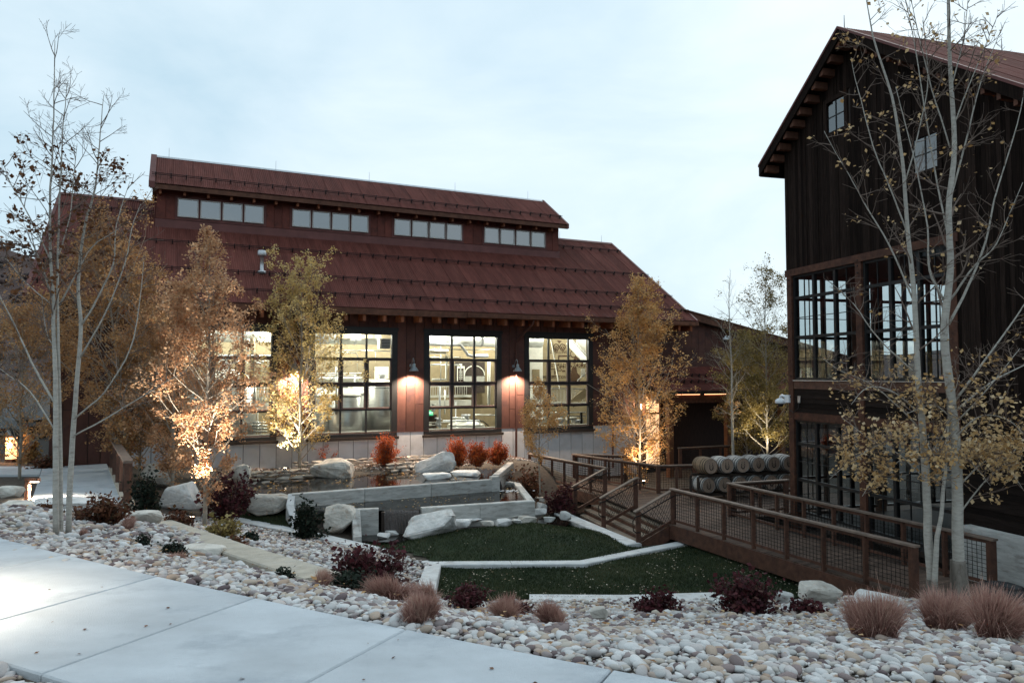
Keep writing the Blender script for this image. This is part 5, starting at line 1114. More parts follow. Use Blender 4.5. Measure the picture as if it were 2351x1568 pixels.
for row, (px, py, n) in enumerate(((1633.6, 1071, 6), (1628, 1114.6, 6))):
    c0 = AY(px, py, 26.4)
    for i in range(n):
        lab = ('brown oak barrel with horseshoe emblem at the left end of the top row' if (row == 0 and i == 0) else f'{pos_w[i]} horseshoe marked oak barrel from the left in the ' + ('top' if row == 0 else 'bottom') + ' row')
        barrel(c0 + rw * (.665 * i), lab, me_st2 if (row == 0 and i == 0) else me_st, random.uniform(-.12, .12))
    for f in (.18, .70):
        a = c0 + ax * f - rw * .4; b = c0 + ax * f + rw * 3.8; part('beam', MB().bar(a - (0, 0, .36), b - (0, 0, .36), .09, .09), m_signdark, rack)
for f in (.18, .70):
    for i in range(4): p = AY(1630, 1090, 26.4) + ax * f + rw * (1.4 * i - .38); part('upright', MB().box(p[0]-.04, p[0]+.04, p[1]-.04, p[1]+.04, DZ, -2.06), m_signdark, rack)
# ------------------------------------------------------------------ plants
m_twigmid = M('thin aspen twigs', (0.15, 0.11, 0.09), .85, .3, 8.0)
m_gold = ML('golden aspen leaves', [(0.36, 0.17, 0.055), (0.55, 0.31, 0.11), (0.67, 0.42, 0.18), (0.72, 0.53, 0.30)], .45)
m_orange = ML('orange brown aspen leaves', [(0.29, 0.135, 0.07), (0.49, 0.27, 0.145), (0.64, 0.40, 0.23), (0.71, 0.51, 0.35)], .45)
m_ygreen = ML('yellow green aspen leaves', [(0.40, 0.27, 0.09), (0.57, 0.41, 0.16), (0.67, 0.51, 0.23), (0.71, 0.58, 0.34)], .45)
m_olive = ML('olive gold leaves', [(0.10, 0.08, 0.028), (0.22, 0.165, 0.055), (0.33, 0.24, 0.085), (0.42, 0.33, 0.15)], .35)
m_brownl = ML('dry brown leaves', [(0.24, 0.12, 0.055), (0.42, 0.225, 0.10), (0.54, 0.32, 0.15), (0.60, 0.42, 0.23)], .42)
m_darkbrown = ML('withered dark leaves', [(0.07, 0.028, 0.015), (0.14, 0.058, 0.025), (0.23, 0.105, 0.045)], .2)
m_fallgold = ML('pale yellow leaves', [(0.34, 0.19, 0.07), (0.51, 0.32, 0.14), (0.64, 0.46, 0.25), (0.72, 0.59, 0.42)], .3)
m_redbush = ML('orange red shrub leaves', [(0.22, 0.03, 0.01), (0.36, 0.06, 0.015), (0.48, 0.11, 0.025), (0.50, 0.17, 0.05)], .3)
m_burg = ML('burgundy leaves', [(0.022, 0.009, 0.011), (0.055, 0.014, 0.019), (0.095, 0.022, 0.027), (0.085, 0.04, 0.03)], .2)
m_dkgreen = ML('dark green leaves', [(0.006, 0.010, 0.007), (0.014, 0.022, 0.014), (0.025, 0.035, 0.022)], .15)
m_rustl = ML('rusty shrub leaves', [(0.05, 0.018, 0.012), (0.10, 0.035, 0.018), (0.15, 0.06, 0.03), (0.08, 0.06, 0.03)], .2)
m_pinkgrass = ML('pinkish dry grass', [(0.16, 0.072, 0.06), (0.34, 0.18, 0.148), (0.48, 0.29, 0.24), (0.58, 0.42, 0.33)], .25)
def rnd_leaves(C, size, flat=1.0, var=.5):
    n = len(C); Rm = rot_rand(n, flat); s = size * RNG.uniform(1 - var, 1 + var, n)
    base = np.array([[0, -.55, 0], [.42, 0, .06], [0, .6, 0], [-.42, 0, .06]])
    return np.einsum('nij,kj->nki', Rm, base) * s[:, None, None] + C[:, None, :]
def smooth(pts, n=4):
    P = np.asarray(pts, float)
    if len(P) < 3: return np.array([P[0] + (P[-1] - P[0]) * f for f in np.linspace(0, 1, n + 1)])
    Q = np.vstack([2*P[0] - P[1], P, 2*P[-1] - P[-2]]); out = []
    for i in range(1, len(Q) - 2):
        for f in np.arange(n) / n:
            a, b, c, d = Q[i-1], Q[i], Q[i+1], Q[i+2]
            out.append(.5 * (2*b + (c - a)*f + (2*a - 5*b + 4*c - d)*f*f + (3*b - 3*c + d - a)*f**3))
    out.append(P[-1]); return np.array(out)
class Tree:
    def __init__(s, seed): s.wood = MB(); s.twig = MB(); s.tips = []; s.r = np.random.default_rng(seed)
    def limb(s, pts, r0, r1, sides=7, jit=.012):
        P = smooth(pts); P[2:] += np.cumsum(s.r.normal(0, jit * .45, (len(P) - 2, 3)), 0) * .6; R = np.linspace(r0, r1, len(P)); s.wood.tube(P, R, sides, True); return P, R
    def shoot(s, p, d, L, r, lvl, maxl, kids=4, up=.25, wob=.18, spread=(.5, .95), shrink=(.4, .62), sides=None):
        n = 5 if lvl < maxl else 3; pts = [np.array(p, float)]; d = np.array(d, float); d /= np.linalg.norm(d)
        for i in range(n):
            d = d + s.r.normal(0, wob, 3) * .6 + np.array([0, 0, up]) * .35; d /= np.linalg.norm(d); pts.append(pts[-1] + d * L / n)
        R = np.linspace(r, max(r * .35, .0022), n + 1); (s.wood if lvl == 0 else s.twig).tube(pts, R, sides or max(3, 6 - lvl), False)
        pts = np.array(pts)
        if lvl >= maxl - 1: s.tips.append(pts[1:])
        if lvl < maxl:
            for k in range(kids + (s.r.random() < .5)):
                f = s.r.uniform(.25, 1.0); q = f * n; i = min(int(q), n - 1); c = pts[i] + (pts[i+1] - pts[i]) * (q - i); dd = pts[i+1] - pts[i]; dd /= np.linalg.norm(dd)
                a = s.r.normal(size=3); a -= dd * (a @ dd); a /= np.linalg.norm(a) + 1e-9; an = s.r.uniform(*spread)
                s.shoot(c, dd * math.cos(an) + a * math.sin(an), L * s.r.uniform(*shrink) * (1.15 - .45 * f), R[i] * .6, lvl + 1, maxl, kids, up, wob, spread, shrink)
    def finish(s, name, label, cat, base, wmat, tmat, lmat=None, nleaf=0, lsize=.07, sig=.09, keep=None, group=None, clump=True):
        t = thing(name, label, cat, group=group)
        tr = s.wood.build('trunk', wmat, t, True)
        if s.twig.n: s.twig.build('branches', tmat, t, True)
        if nleaf and s.tips:
            T = np.concatenate(s.tips)
            if keep is not None: T = T[keep(T)]
            if len(T):
                w = s.r.gamma(.4 if clump else 1.2, 1.0, len(T)); w /= w.sum(); C = T[s.r.choice(len(T), nleaf, p=w)] + s.r.normal(0, sig, (nleaf, 3))
                hue = np.array([mnoise.noise(tuple(c * 1.6)) for c in C]); me = quads_mesh('crown', rnd_leaves(C, lsize), 4, lmat, np.clip(.5 + .35 * hue + s.r.normal(0, .2, nleaf), 0, 1))
                link('crown', me, t)
        return t
def crown_tree(label, base, height, rad, cb, lmat, nleaf, seed, trunk=.07, nb=46, lsize=.075, sig=.10, wmat=None, name='aspen_tree', lean=(0, 0), asc=.9, prof=None, kids=4, keep=None, clump=True, dead=0, tmat=None):
    """upright tree with side branches following an outline"""
    T = Tree(seed); b = np.array(base, float); r = T.r
    prof = prof or (lambda f: (f / .25) ** .6 if f < .25 else max(.06, (1 - (f - .25) / .75)) ** .75)
    tp = [b + np.array([lean[0] * f + r.normal(0, .03) * f, lean[1] * f + r.normal(0, .03) * f, height * f]) for f in np.linspace(0, 1, 8)]
    P, R = T.limb(tp, trunk, .008, 8)
    for i in range(nb):
        f = (i + r.random()) / nb; z = cb + (1 - cb) * f; k = z * (len(P) - 1); j = min(int(k), len(P) - 2); p = P[j] + (P[j+1] - P[j]) * (k - j)
        az = i * 2.4 + r.normal(0, .4); R0 = rad * prof(f) * r.uniform(.65, 1.15); el = r.uniform(.6, 1.25) * asc * (0.7 + .5 * f)
        L = R0 / max(.35, math.cos(min(el, 1.2))); T.shoot(p, (math.cos(az) * math.cos(el), math.sin(az) * math.cos(el), math.sin(el)), L, max(.006, R[j] * .42), 1, 2 if R0 < .5 else 3, kids, .18, .16)
    return T.finish(name, label, 'tree', b, wmat or m_twigpale, tmat or m_twigpale, lmat, nleaf, lsize, sig, keep, clump=clump)
def at_ground(x, y, d): p = AY(x, y, d); return np.array([p[0], p[1], H1(p[0], p[1]) - .03])
def hgt(y, d): return 1.6 + (862 - y) * d / FPX
# uplit trees before the hall
g1 = at_ground(470, 1210, 18.7)
crown_tree('tall orange leaved tree lit by a spotlight at its base left of the pond', g1, hgt(540, 18.7) - g1[2], 1.4, .08, m_orange, 20000, 3, .062, 76, .058, .065)
p = AZ(688, 1079, -2.03); crown_tree('yellow green tree lit from below between the two left windows', p, hgt(640, p[1]) - p[2], 1.62, .045, m_ygreen, 19000, 5, .07, 70, .066, .07, prof=lambda f: (.75 + f if f < .2 else (.95 if f < .45 else max(.1, .95 - (f - .45) * 1.2))))
p = AZ(1240, 1140, -2.92); crown_tree('small thin pale gold tree beside the creek railing', p, hgt(885, p[1]) - p[2], .85, .30, m_gold, 7000, 8, .03, 44, .05, .07, kids=3)
p = np.array([*AY(1468, 1060, 30.0)[:2], -3.3]); crown_tree('golden orange tree in front of the entry porch', p, hgt(662, 30) - p[2], 1.85, .04, m_gold, 25000, 13, .07, 84, .062, .075)
p = np.array([*AY(1683, 1045, 33.0)[:2], -3.2]); crown_tree('slim bare aspen before the entry wing', p, hgt(625, 33) - p[2], 1.1, .22, m_brownl, 160, 17, .075, 38, .07, .05, wmat=m_birch, keep=lambda T: T[:, 2] < 0.5)
p = np.array([*AY(1762, 1045, 33.5)[:2], -3.2]); crown_tree('olive gold tree with a thin leafy top beside the black barn', p, hgt(603, 33.5) - p[2], 1.45, .08, m_olive, 21000, 19, .06, 66, .064, .10, prof=lambda f: 1.0 if f < .5 else max(.12, 1.0 - (f - .5) * 1.9), keep=lambda T: RNG.random(len(T)) < np.where(T[:, 2] < 2.9, 1, .22))
p = np.array([*AY(1715, 1045, 35.5)[:2], -3.2]); crown_tree('second olive gold tree behind the barrels', p, hgt(760, 35.5) - p[2], 1.5, .06, m_olive, 18000, 23, .06, 54, .066, .10)
# brown leaved trees in front of the left end of the hall
p = at_ground(300, 1110, 23.3); crown_tree('broad brown leaved tree before the left end of the red roof', p, hgt(560, 23.3) - p[2], 2.5, .12, m_brownl, 32000, 29, .07, 96, .062, .09, lean=(-1.1, 0))
p = at_ground(395, 1150, 22.6); crown_tree('bushy brown leaved tree left of the uplit orange tree', p, hgt(690, 22.6) - p[2], 1.5, .08, m_orange, 19000, 31, .06, 60, .06, .09)
p = at_ground(45, 1090, 23.0); crown_tree('loose brown leaved tree at the left picture edge', p, hgt(730, 23.0) - p[2], 2.2, .10, m_brownl, 15000, 37, .05, 60, .06, .09)
p = at_ground(320, 1100, 24.0); crown_tree('low brown tree behind the walkway railing', p, hgt(800, 24) - p[2], 1.5, .10, m_brownl, 15000, 41, .05, 50, .06, .09)
# three stem aspen, left foreground
DL = 9.2
def Lp(x, y, d=DL): return AY(x, y, d)
T = Tree(51); gz0 = H1(*Lp(130, 1230)[:2])
def stem(T, pts, r0, r1, d=DL, sides=9, root=None):
    Pw = [Lp(x, y, d + (z if len(q) else 0)) for (x, y, *q) in pts for z in [q[0] if q else 0]]; return T.limb(Pw, r0, r1, sides)
def dress(T, P, R, n, L, lo=.15, hi=1.0, maxl=3, kids=3, up=.12, el=(.35, 1.0)):
    for i in range(n):
        f = lo + (hi - lo) * (i + T.r.random()) / n; k = f * (len(P) - 1); j = min(int(k), len(P) - 2); p = P[j] + (P[j+1] - P[j]) * (k - j); az = T.r.uniform(0, 2*math.pi); e = T.r.uniform(*el)
        T.shoot(p, (math.cos(az)*math.cos(e), math.sin(az)*math.cos(e)*.8, math.sin(e)), L * T.r.uniform(.6, 1.2) * (1.15 - .6*f), max(.006, R[j] * .38), 1, maxl, kids, up, .15)
P, R = stem(T, [(129, 1238), (128, 1050), (128, 900), (124, 760), (124, 680), (116, 570), (118, 430), (124, 260), (128, 90)], 0.037, .004); dress(T, P, R, 24, .95, .42, .98)
P, R = stem(T, [(141, 1238, .1), (138, 1050, .1), (136, 900, .1), (133, 760, .05), (131, 570, .1), (136, 430, .1), (143, 300, .1), (150, 190, .1)], .027, .0035); dress(T, P, R, 18, .8, .45, .98)
P, R = stem(T, [(157, 1232, .25), (164, 1050, .3), (176, 888, .3), (186, 760, .3), (182, 650, .35), (196, 520, .3), (219, 428, .3), (228, 330, .3), (238, 215, .3)], .037, .0035); dress(T, P, R, 22, .85, .42, .98)
for pts, r in (([(126, 925), (80, 850), (40, 770), (0, 690), (-20, 640)], .026), ([(122, 690), (100, 620), (78, 560), (66, 500)], .022), ([(137, 700, .1), (175, 630, .0), (212, 567, -.1), (272, 525, -.2)], .022),
               ([(188, 745, .3), (222, 690, .2), (262, 610, .2), (268, 520, .2), (300, 420, .2)], .024), ([(185, 820, .3), (240, 720, .1), (285, 600, 0), (300, 520, 0), (318, 470, 0)], .02),
               ([(172, 960, .3), (240, 900, .1), (300, 800, -.1), (318, 700, -.1), (330, 600, -.1)], .022), ([(170, 1000, .3), (260, 950, .1), (350, 895, 0), (430, 850, 0)], .018), ([(128, 990), (70, 900), (20, 860), (-15, 835)], .018),
               ([(126, 800), (108, 760), (100, 680)], .014), ([(120, 700), (60, 650), (20, 600), (0, 590)], .014), ([(117, 600), (70, 500), (30, 430), (12, 380)], .016), ([(131, 600, .1), (160, 500), (172, 400), (180, 330)], .014)):
    P, R = stem(T, pts, r * .6, .0028, sides=6); dress(T, P, R, 12, .45, .25, .98, 2, 3, .1, (.1, 1.1))
T.finish('aspen_tree', 'three stemmed white barked aspen with withered leaves at the left', 'tree', None, m_birch, m_twigmid, m_darkbrown, 1300, .05, .035, keep=lambda T: (T[:, 2] > 2.6) & (T[:, 2] < 4.6) & (T[:, 0] < -4.9))
# right foreground aspens
T = Tree(61); DR = 9.5
def rs_(pts, r0, r1, sides=9): return T.limb([AY(x, y, DR + (q[0] if q else 0)) for (x, y, *q) in pts], r0, r1, sides)
P, R = rs_([(2203, 1345), (2197, 1200), (2191, 1030), (2181, 906), (2167, 773), (2181, 623), (2177, 490), (2190, 333), (2181, 150), (2179, -20), (2176, -180)], .074, .012); dress(T, P, R, 16, .9, .42, .98)
for pts, r in (([(2178, 745), (2221, 660), (2261, 556), (2281, 460), (2334, 283), (2360, 150)], .036), ([(2181, 690, .1), (2240, 610), (2290, 560, -.1), (2351, 420, -.2)], .028), ([(2168, 690), (2134, 623, -.1), (2131, 523, -.2), (2100, 360, -.3), (2060, 200, -.3)], .030),
               ([(2185, 930), (2260, 830, -.1), (2351, 700, -.2), (2390, 620, -.2)], .032), ([(2186, 950), (2270, 880, .1), (2351, 840, .2), (2400, 815, .2)], .026), ([(2185, 980, .0), (2260, 900, -.3), (2340, 800, -.4)], .022),
               ([(2179, 470), (2215, 330, .1), (2250, 190, .1), (2300, 60, .1)], .026), ([(2181, 560), (2150, 420, .1), (2120, 250), (2090, 60), (2060, -60)], .024), ([(2181, 340), (2140, 200), (2105, 60), (2085, -50)], .018), ([(2196, 1120), (2260, 1060, -.1), (2310, 1050, -.2), (2351, 1010, -.2)], .022), ([(2195, 1190), (2240, 1130, .1), (2290, 1080, .1), (2360, 1060, .1)], .022),
               ([(2184, 200), (2210, 100), (2225, -40)], .018), ([(2190, 1040), (2250, 1020, .2), (2310, 1070, .3), (2351, 1130, .3)], .02), ([(2188, 1010), (2240, 960, -.3), (2300, 960, -.5), (2351, 1000, -.5)], .02), ([(2189, 1020), (2230, 1060, -.2), (2270, 1110, -.3)], .016), ([(2186, 960), (2140, 930, -.3), (2080, 950, -.5)], .016), ([(2185, 300), (2240, 160, -.1), (2290, 40, -.1)], .018)):
    P, R = rs_(pts, r * .52, .003, 6); dress(T, P, R, 15, .5, .2, .98, 2, 3, .1, (.05, 1.1))
rb_leaf = lambda T: RNG.random(len(T)) < np.clip(1.1 - np.abs(T[:, 2] - .6) / 1.6, .26, 1) ** 2
big = T.finish('aspen_tree', 'thick trunked white aspen with yellow lower leaves at the right', 'tree', None, m_birch, m_twigmid, m_fallgold, 2300, .046, .05, keep=rb_leaf, clump=False)
q = AY(2204, 1345, DR); qq = [np.array([q[0] + x, q[1], z]) for x, z in ((.02, H1(q[0], q[1]) - .05), (.0, -1.25), (-.01, -.95), (-.02, -.78))]
MB().tube(smooth(qq), np.linspace(.125, .088, len(smooth(qq))), 14).build('rough_bark', m_birch_rough, big, True)
T = Tree(67)
P, R = rs_([(2140, 1345, .1), (2131, 1228, .1), (2126, 1110, .1), (2114, 956, .1), (2104, 840, .1), (2097, 676, .1), (2081, 523, .1), (2067, 360, .1), (2044, 217, .1), (2001, 77, .1), (1985, -20, .1)], .058, .005); dress(T, P, R, 20, .8, .4, .98)
for pts, r in (([(2108, 980, .1), (2060, 930), (2000, 880), (1930, 850), (1890, 820)], .02), ([(2104, 860, .1), (2020, 780), (1960, 700), (1905, 650)], .02), ([(2097, 690, .1), (2040, 560), (1990, 480), (1945, 400), (1890, 300)], .022), ([(2085, 540, .1), (2040, 420), (2005, 330), (1970, 200), (1955, 130)], .02),
               ([(2125, 1100, .1), (2060, 1040), (2000, 1010), (1935, 960)], .018), ([(2075, 430, .1), (2110, 300), (2130, 180), (2120, 40)], .018), ([(2120, 1060, .1), (2165, 1000), (2185, 920), (2200, 860)], .018), ([(2114, 990, .1), (2040, 1010), (1965, 1050), (1905, 1100)], .02), ([(2112, 950, .1), (2050, 900, -.3), (1990, 890, -.5), (1950, 930, -.6)], .02), ([(2120, 1030, .1), (2060, 1060, .3), (2010, 1100, .4), (1980, 1140, .4)], .018), ([(2118, 1000, .1), (2150, 1060, -.3), (2170, 1120, -.4)], .016)):
    P, R = rs_(pts, r * .52, .003, 6); dress(T, P, R, 15, .5, .2, .98, 2, 3, .1, (.05, 1.1))
P, R = rs_([(2146, 1345), (2150, 1250), (2158, 1180), (2165, 1090), (2172, 1000), (2176, 900)], .036, .010, 8)
two = T.finish('aspen_tree', 'slender twin trunked white aspen with yellow leaves left of the thick aspen', 'tree', None, m_birch, m_twigmid, m_fallgold, 2200, .045, .05, keep=rb_leaf, clump=False)
q = AY(2143, 1345, DR + .1); qq = [np.array([q[0] + x, q[1], z]) for x, z in ((.0, H1(q[0], q[1]) - .05), (-.01, -1.3), (-.02, -1.05))]
MB().tube(smooth(qq), np.linspace(.085, .066, len(smooth(qq))), 12).build('rough_bark', m_birch_rough, two, True)

# shrubs
def shrub(label, x, y, w, h, d=None, mat=m_dkgreen, n=900, ls=.045, seed=1, name='shrub', z=None, dome=1.0, spiky=False, stems=14):
    if z is not None: p = AZ(x, y, z)
    else: p = at_ground(x, y, d)
    k = p[1] / FPX; W, Hh = w * k / 2 * (1.3 if spiky else 1), h * k; T = Tree(seed); r = T.r
    for i in range(stems):
        az = r.uniform(0, 2*math.pi); e = math.acos(min(1, r.random() ** .5)) if not spiky else r.uniform(0.0, 1.25)
        dr = np.array([math.cos(az)*math.sin(e)*W, math.sin(az)*math.sin(e)*W, math.cos(e)*Hh]) * r.uniform(.75, 1.0); T.shoot(p + (r.normal(0, W*.1), r.normal(0, W*.1), 0), dr, np.linalg.norm(dr), .010 if W > .3 else .005, 1, 2, 5, .15, .12, (.25, .7), (.3, .5), 3)
    t = thing(name, label, 'shrub'); T.twig.build('stems', m_twig, t, True)
    C = np.concatenate(T.tips); C = np.concatenate([C, p + (C - p) * r.uniform(.6, 1, (len(C), 1))])
    C = C[r.choice(len(C), n)] + r.normal(0, ls * .9, (n, 3)); C[:, 2] = np.maximum(C[:, 2], p[2] + .01)
    link('foliage', quads_mesh('foliage', rnd_leaves(C, ls), 4, mat, np.clip(r.normal(.5, .25, n), 0, 1)), t); return t
for x, y, w, h, sd, lb in ((735, 1064, 78, 48, 1, 'red orange shrub half hidden behind the yellow green tree'), (885, 1070, 66, 64, 2, 'round red orange shrub under the second window'), (1052, 1070, 52, 58, 3, 'left of the paired red orange shrubs behind the pointed boulder'), (1097, 1071, 46, 52, 4, 'right of the paired red orange shrubs behind the pointed boulder'), (1143, 1067, 46, 48, 5, 'small red orange shrub nearest the downspout and railing')):
    shrub(lb, x, y, w, h, None, m_redbush, 5200, .05, 70 + sd, z=-2.05, spiky=True, stems=60)
S_ = [('spreading burgundy leaved shrub in the mid gravel beside the planter wall', 838, 1340, 205, 122, 9.6, m_burg, 2600, .06, 32), ('low dark green mat shrub before the pink grass pair', 800, 1366, 140, 52, 7.9, m_dkgreen, 1500, .04, 26), ('dark leafy shrub at the pond corner', 705, 1213, 86, 92, 20.8, m_dkgreen, 1500, .10, 22),
      ('dark red brown shrub between the uplit tree and the lawn boulder', 520, 1178, 150, 120, 21.6, m_burg, 1900, .10, 24), ('dark evergreen shrub beside the near end of the walkway railing', 330, 1165, 64, 118, 17.0, m_dkgreen, 1300, .08, 22), ('wide rust brown shrub right of the three stem aspen', 228, 1222, 140, 70, 11.5, m_rustl, 1700, .055, 26),
      ('tall loose olive shrub below the uplit orange tree', 512, 1252, 92, 68, 13.0, m_olive, 800, .06, 18), ('small dark juniper near the sidewalk left of the white boulder', 395, 1300, 58, 40, 8.4, m_dkgreen, 800, .035, 20), ('tiny dark juniper under the tan boulder', 325, 1262, 38, 34, 9.6, m_dkgreen, 500, .035, 16), ('dark low juniper at the end of the beige curb', 652, 1345, 62, 28, 7.7, m_dkgreen, 700, .035, 18),
      ('small dark juniper in the mid gravel', 662, 1292, 34, 30, 10.5, m_dkgreen, 450, .04, 16), ('dark little plant right of the olive shrub', 575, 1242, 40, 26, 14.0, m_dkgreen, 400, .055, 14), ('dark red brown shrub between two pink grass clumps at the lawn edge', 1075, 1392, 118, 66, 9.4, m_burg, 1500, .045, 24), ('low reddish plant beside the right pair of pink grass', 1205, 1386, 60, 34, 9.6, m_burg, 450, .04, 14),
      ('dark shrub at the front lawn corner', 1508, 1402, 116, 58, 10.4, m_burg, 1300, .05, 24), ('broad dark burgundy shrub below the ramp railing', 1712, 1408, 168, 96, 9.9, m_burg, 2400, .055, 30), ('small dark burgundy plant right of the broad burgundy shrub', 1850, 1404, 100, 44, 9.6, m_burg, 800, .05, 18), ('rust orange shrub between the spillway wall and the railing', 1205, 1128, 96, 80, 28.0, m_rustl, 1400, .11, 22),
      ('dark red shrub under the creek side railing', 1285, 1150, 80, 76, 26.6, m_burg, 1100, .10, 20), ('round straw coloured shrub by the far lit bollard', 64, 1036, 56, 66, 27.5, m_gold, 1500, .09, 26), ('brown shrub behind the tan flat boulder', 410, 1216, 80, 44, 14.5, m_rustl, 800, .06, 18), ('low red brown ground cover beside the far bollard', 110, 1052, 70, 28, 25.5, m_rustl, 700, .09, 16),
      ('reddish heath clump behind the stepping slabs', 105, 1180, 70, 18, 13.5, m_rustl, 600, .05, 16), ('rusty grass tuft plant beside the uplit tree spotlight', 540, 1262, 60, 26, 12.0, m_rustl, 400, .05, 14)]
for i, (lb, x, y, w, h, d, mt, n, ls, stm) in enumerate(S_): shrub(lb, x, y, w, h, d, mt, n, ls, 200 + i, stems=stm)
# pink grass clumps
def grass_clump(label, x, y, w, h, d, n=900, seed=1, mat=None):
    p = at_ground(x, y, d); k = p[1] / FPX; W, Hh = w * k / 2 * .74, h * k * .92; r = np.random.default_rng(seed)
    t = thing('grass_clump', label, 'grass', group='pink ornamental grass clumps'); Q = []; RV = []
    tufts = int(r.integers(4, 8)); lean0 = r.normal(0, .22, 2)
    for j in range(tufts):
        m = max(40, int(n / tufts * r.uniform(.6, 1.4))); cx = r.normal(0, W * .26, 2); hs = r.uniform(.72, 1.05); ln = lean0 + r.normal(0, .25, 2) + cx / W * .6
        az = r.uniform(0, 2*math.pi, m); q = np.sqrt(r.random(m)); b = np.column_stack([cx[0] + np.cos(az)*q*W*.2, cx[1] + np.sin(az)*q*W*.2, np.zeros(m)]) + p
        a2 = az + r.normal(0, .7, m); e = q * r.gamma(4, .17, m) + .05; flop = r.random(m) < .10; e[flop] *= 1.9
        out = np.column_stack([np.cos(a2) * e + ln[0], np.sin(a2) * e + ln[1], np.zeros(m)]); L = Hh * hs * r.gamma(50, 1/50, m)
        up = np.column_stack([0*e, 0*e, L]); m1 = b + out * W * .16 + up * .4; mid = b + out * W * .42 + up * (.74 - .08 * e[:, None]); tip = b + out * W * .78 + up * (1.0 - .30 * np.minimum(e, 1.8)[:, None]**2 * .6) + r.normal(0, .014, (m, 3))
        aa = r.uniform(0, 6.3, m); s = np.column_stack([-np.sin(aa), np.cos(aa), 0*e]) * (.0013 + .0010 * d / 6)
        rv = np.clip(r.normal(.48 + r.normal(0, .08), .2, m), 0, 1)
        Q += [np.stack([b - s, b + s, m1 + s, m1 - s], 1), np.stack([m1 - s, m1 + s, mid + s*.8, mid - s*.8], 1), np.stack([mid - s*.8, mid + s*.8, tip + s*.25, tip - s*.25], 1)]; RV += [rv * .55, rv * .85, np.clip(rv + .14, 0, 1)]
    link('blades', quads_mesh('blades', np.concatenate(Q), 4, mat or m_pinkgrass, np.concatenate(RV)), t)
for i, (lb, x, y, w, h, d, n) in enumerate([('wide pink grass clump left of the trio at the planter wall', 897, 1388, 118, 62, 7.5, 2400), ('pink grass clump touching the planter wall behind the front one', 978, 1386, 92, 66, 7.9, 2200), ('pink grass clump on the sidewalk edge in front of the trio', 968, 1432, 84, 72, 4.95, 2200),
      ('pink grass clump left of the two by the front lawn', 1163, 1408, 112, 62, 7.4, 2400), ('pink grass clump right of the two by the front lawn', 1272, 1404, 96, 62, 7.7, 2200), ('small pinkish tuft beside the low green mat shrub', 735, 1378, 54, 46, 7.3, 900), ('big pink grass clump in the cobbles before the ramp end', 2000, 1464, 140, 108, 5.9, 3600),
      ('big pink grass clump at the feet of the two aspens', 2180, 1432, 140, 92, 7.0, 3200), ('big pink grass clump at the right edge before the plinth', 2288, 1480, 170, 112, 6.0, 3600), ('pink grass clump cut by the right picture edge', 2352, 1420, 80, 70, 6.9, 1600), ('small pink tuft left of the tan flat boulder', 287, 1228, 50, 38, 11.4, 800),
      ('tiny pink tuft in the mid gravel', 610, 1272, 44, 24, 11.3, 700), ('tiny pink tuft nearer the sidewalk in the mid gravel', 560, 1256, 34, 20, 12.4, 500), ('pale tuft by the sidewalk edge below the juniper', 398, 1312, 60, 24, 7.7, 700), ('brown tuft at the sidewalk edge near the three stem aspen', 302, 1302, 40, 20, 7.4, 600), ('small pink tuft among stones below the three stem aspen', 190, 1240, 30, 30, 9.6, 500)]):
    grass_clump(lb, x, y, w, h, d, n, 300 + i)
# ------------------------------------------------------------------ cobbles: the largest in view are single pieces, the rest one mass
m_peb = ML('river cobbles', [(0.10, 0.075, 0.08), (0.22, 0.17, 0.165), (0.38, 0.35, 0.345), (0.50, 0.49, 0.485), (0.64, 0.635, 0.63), (0.34, 0.235, 0.175), (0.47, 0.41, 0.34), (0.43, 0.425, 0.42), (0.64, 0.63, 0.61)], 0, .75)
bed = link('cobble_bed', None, kind='structure')
BED = [(-12.5, 10.6), (-9.2, 9.1), (-6.5, 7.95), (-4.6, 6.72), (-2.7, 5.85), (-.6, 4.68), (1.1, 3.82), (3.4, 2.75), (9.5, 10.5), (9.0, 14.3), (6.4, 15.4), (5.0, 16.85), (-1.75, 16.9), (-2.1, 19.2), (-4.35, 20.4), (-9.3, 22.1), (-9.6, 17.5), (-12.6, 14.4)]
BED2 = [SW(-7.5, 2.40), SW(-1.5, 2.40), SW(-1.5, .9), SW(-7.5, .9)]
def pebbles(poly, dens, dia, ymin=-9, ymax=99, clear=()):
    A = abs(sum(a[0]*b[1] - b[0]*a[1] for a, b in zip(poly, poly[1:] + poly[:1]))) / 2; P = scatter(poly, int(A * dens)); P = P[(P[:, 1] >= ymin) & (P[:, 1] < ymax)]
    P = P[(np.abs(P[:, 0]) < .78 * P[:, 1] + 1.0)]
    return P, dia * np.clip(RNG.gamma(4.5, 1/4.5, len(P)), .3, 2.2)
def shape_mats(n, d):
    sc = np.column_stack([d * RNG.uniform(.50, .72, n), d * RNG.uniform(.38, .54, n), d * RNG.uniform(.22, .36, n)]); Rm = rot_rand(n, .32); return Rm * sc[:, None, :]
lum = lambda n: np.clip(np.where(RNG.random(n) < .12, RNG.uniform(0, .25, n), RNG.random(n) ** .85), 0, 1)
VAR = []
for s in range(5):
    V, F = ICO2[0].copy(), ICO2[1]; off = RNG.uniform(0, 40, 3); V *= (1 + .22 * np.array([mnoise.noise(tuple(v * 1.1 + off)) for v in V]))[:, None]; VAR.append((V, F))
P1, d1 = pebbles(BED, 1000, .041, ymax=9.0); P2, d2 = pebbles(BED, 300, .070, ymin=9.0); P3, d3 = pebbles(BED2, 700, .046)
PL = [WM(-14.2, -2.4, 0)[:2], WM(-2.6, -2.2, 0)[:2], WM(-2.6, -.2, 0)[:2], WM(-14.2, -.2, 0)[:2]]
P4_, d4 = pebbles(PL, 90, .07); d4 *= .9
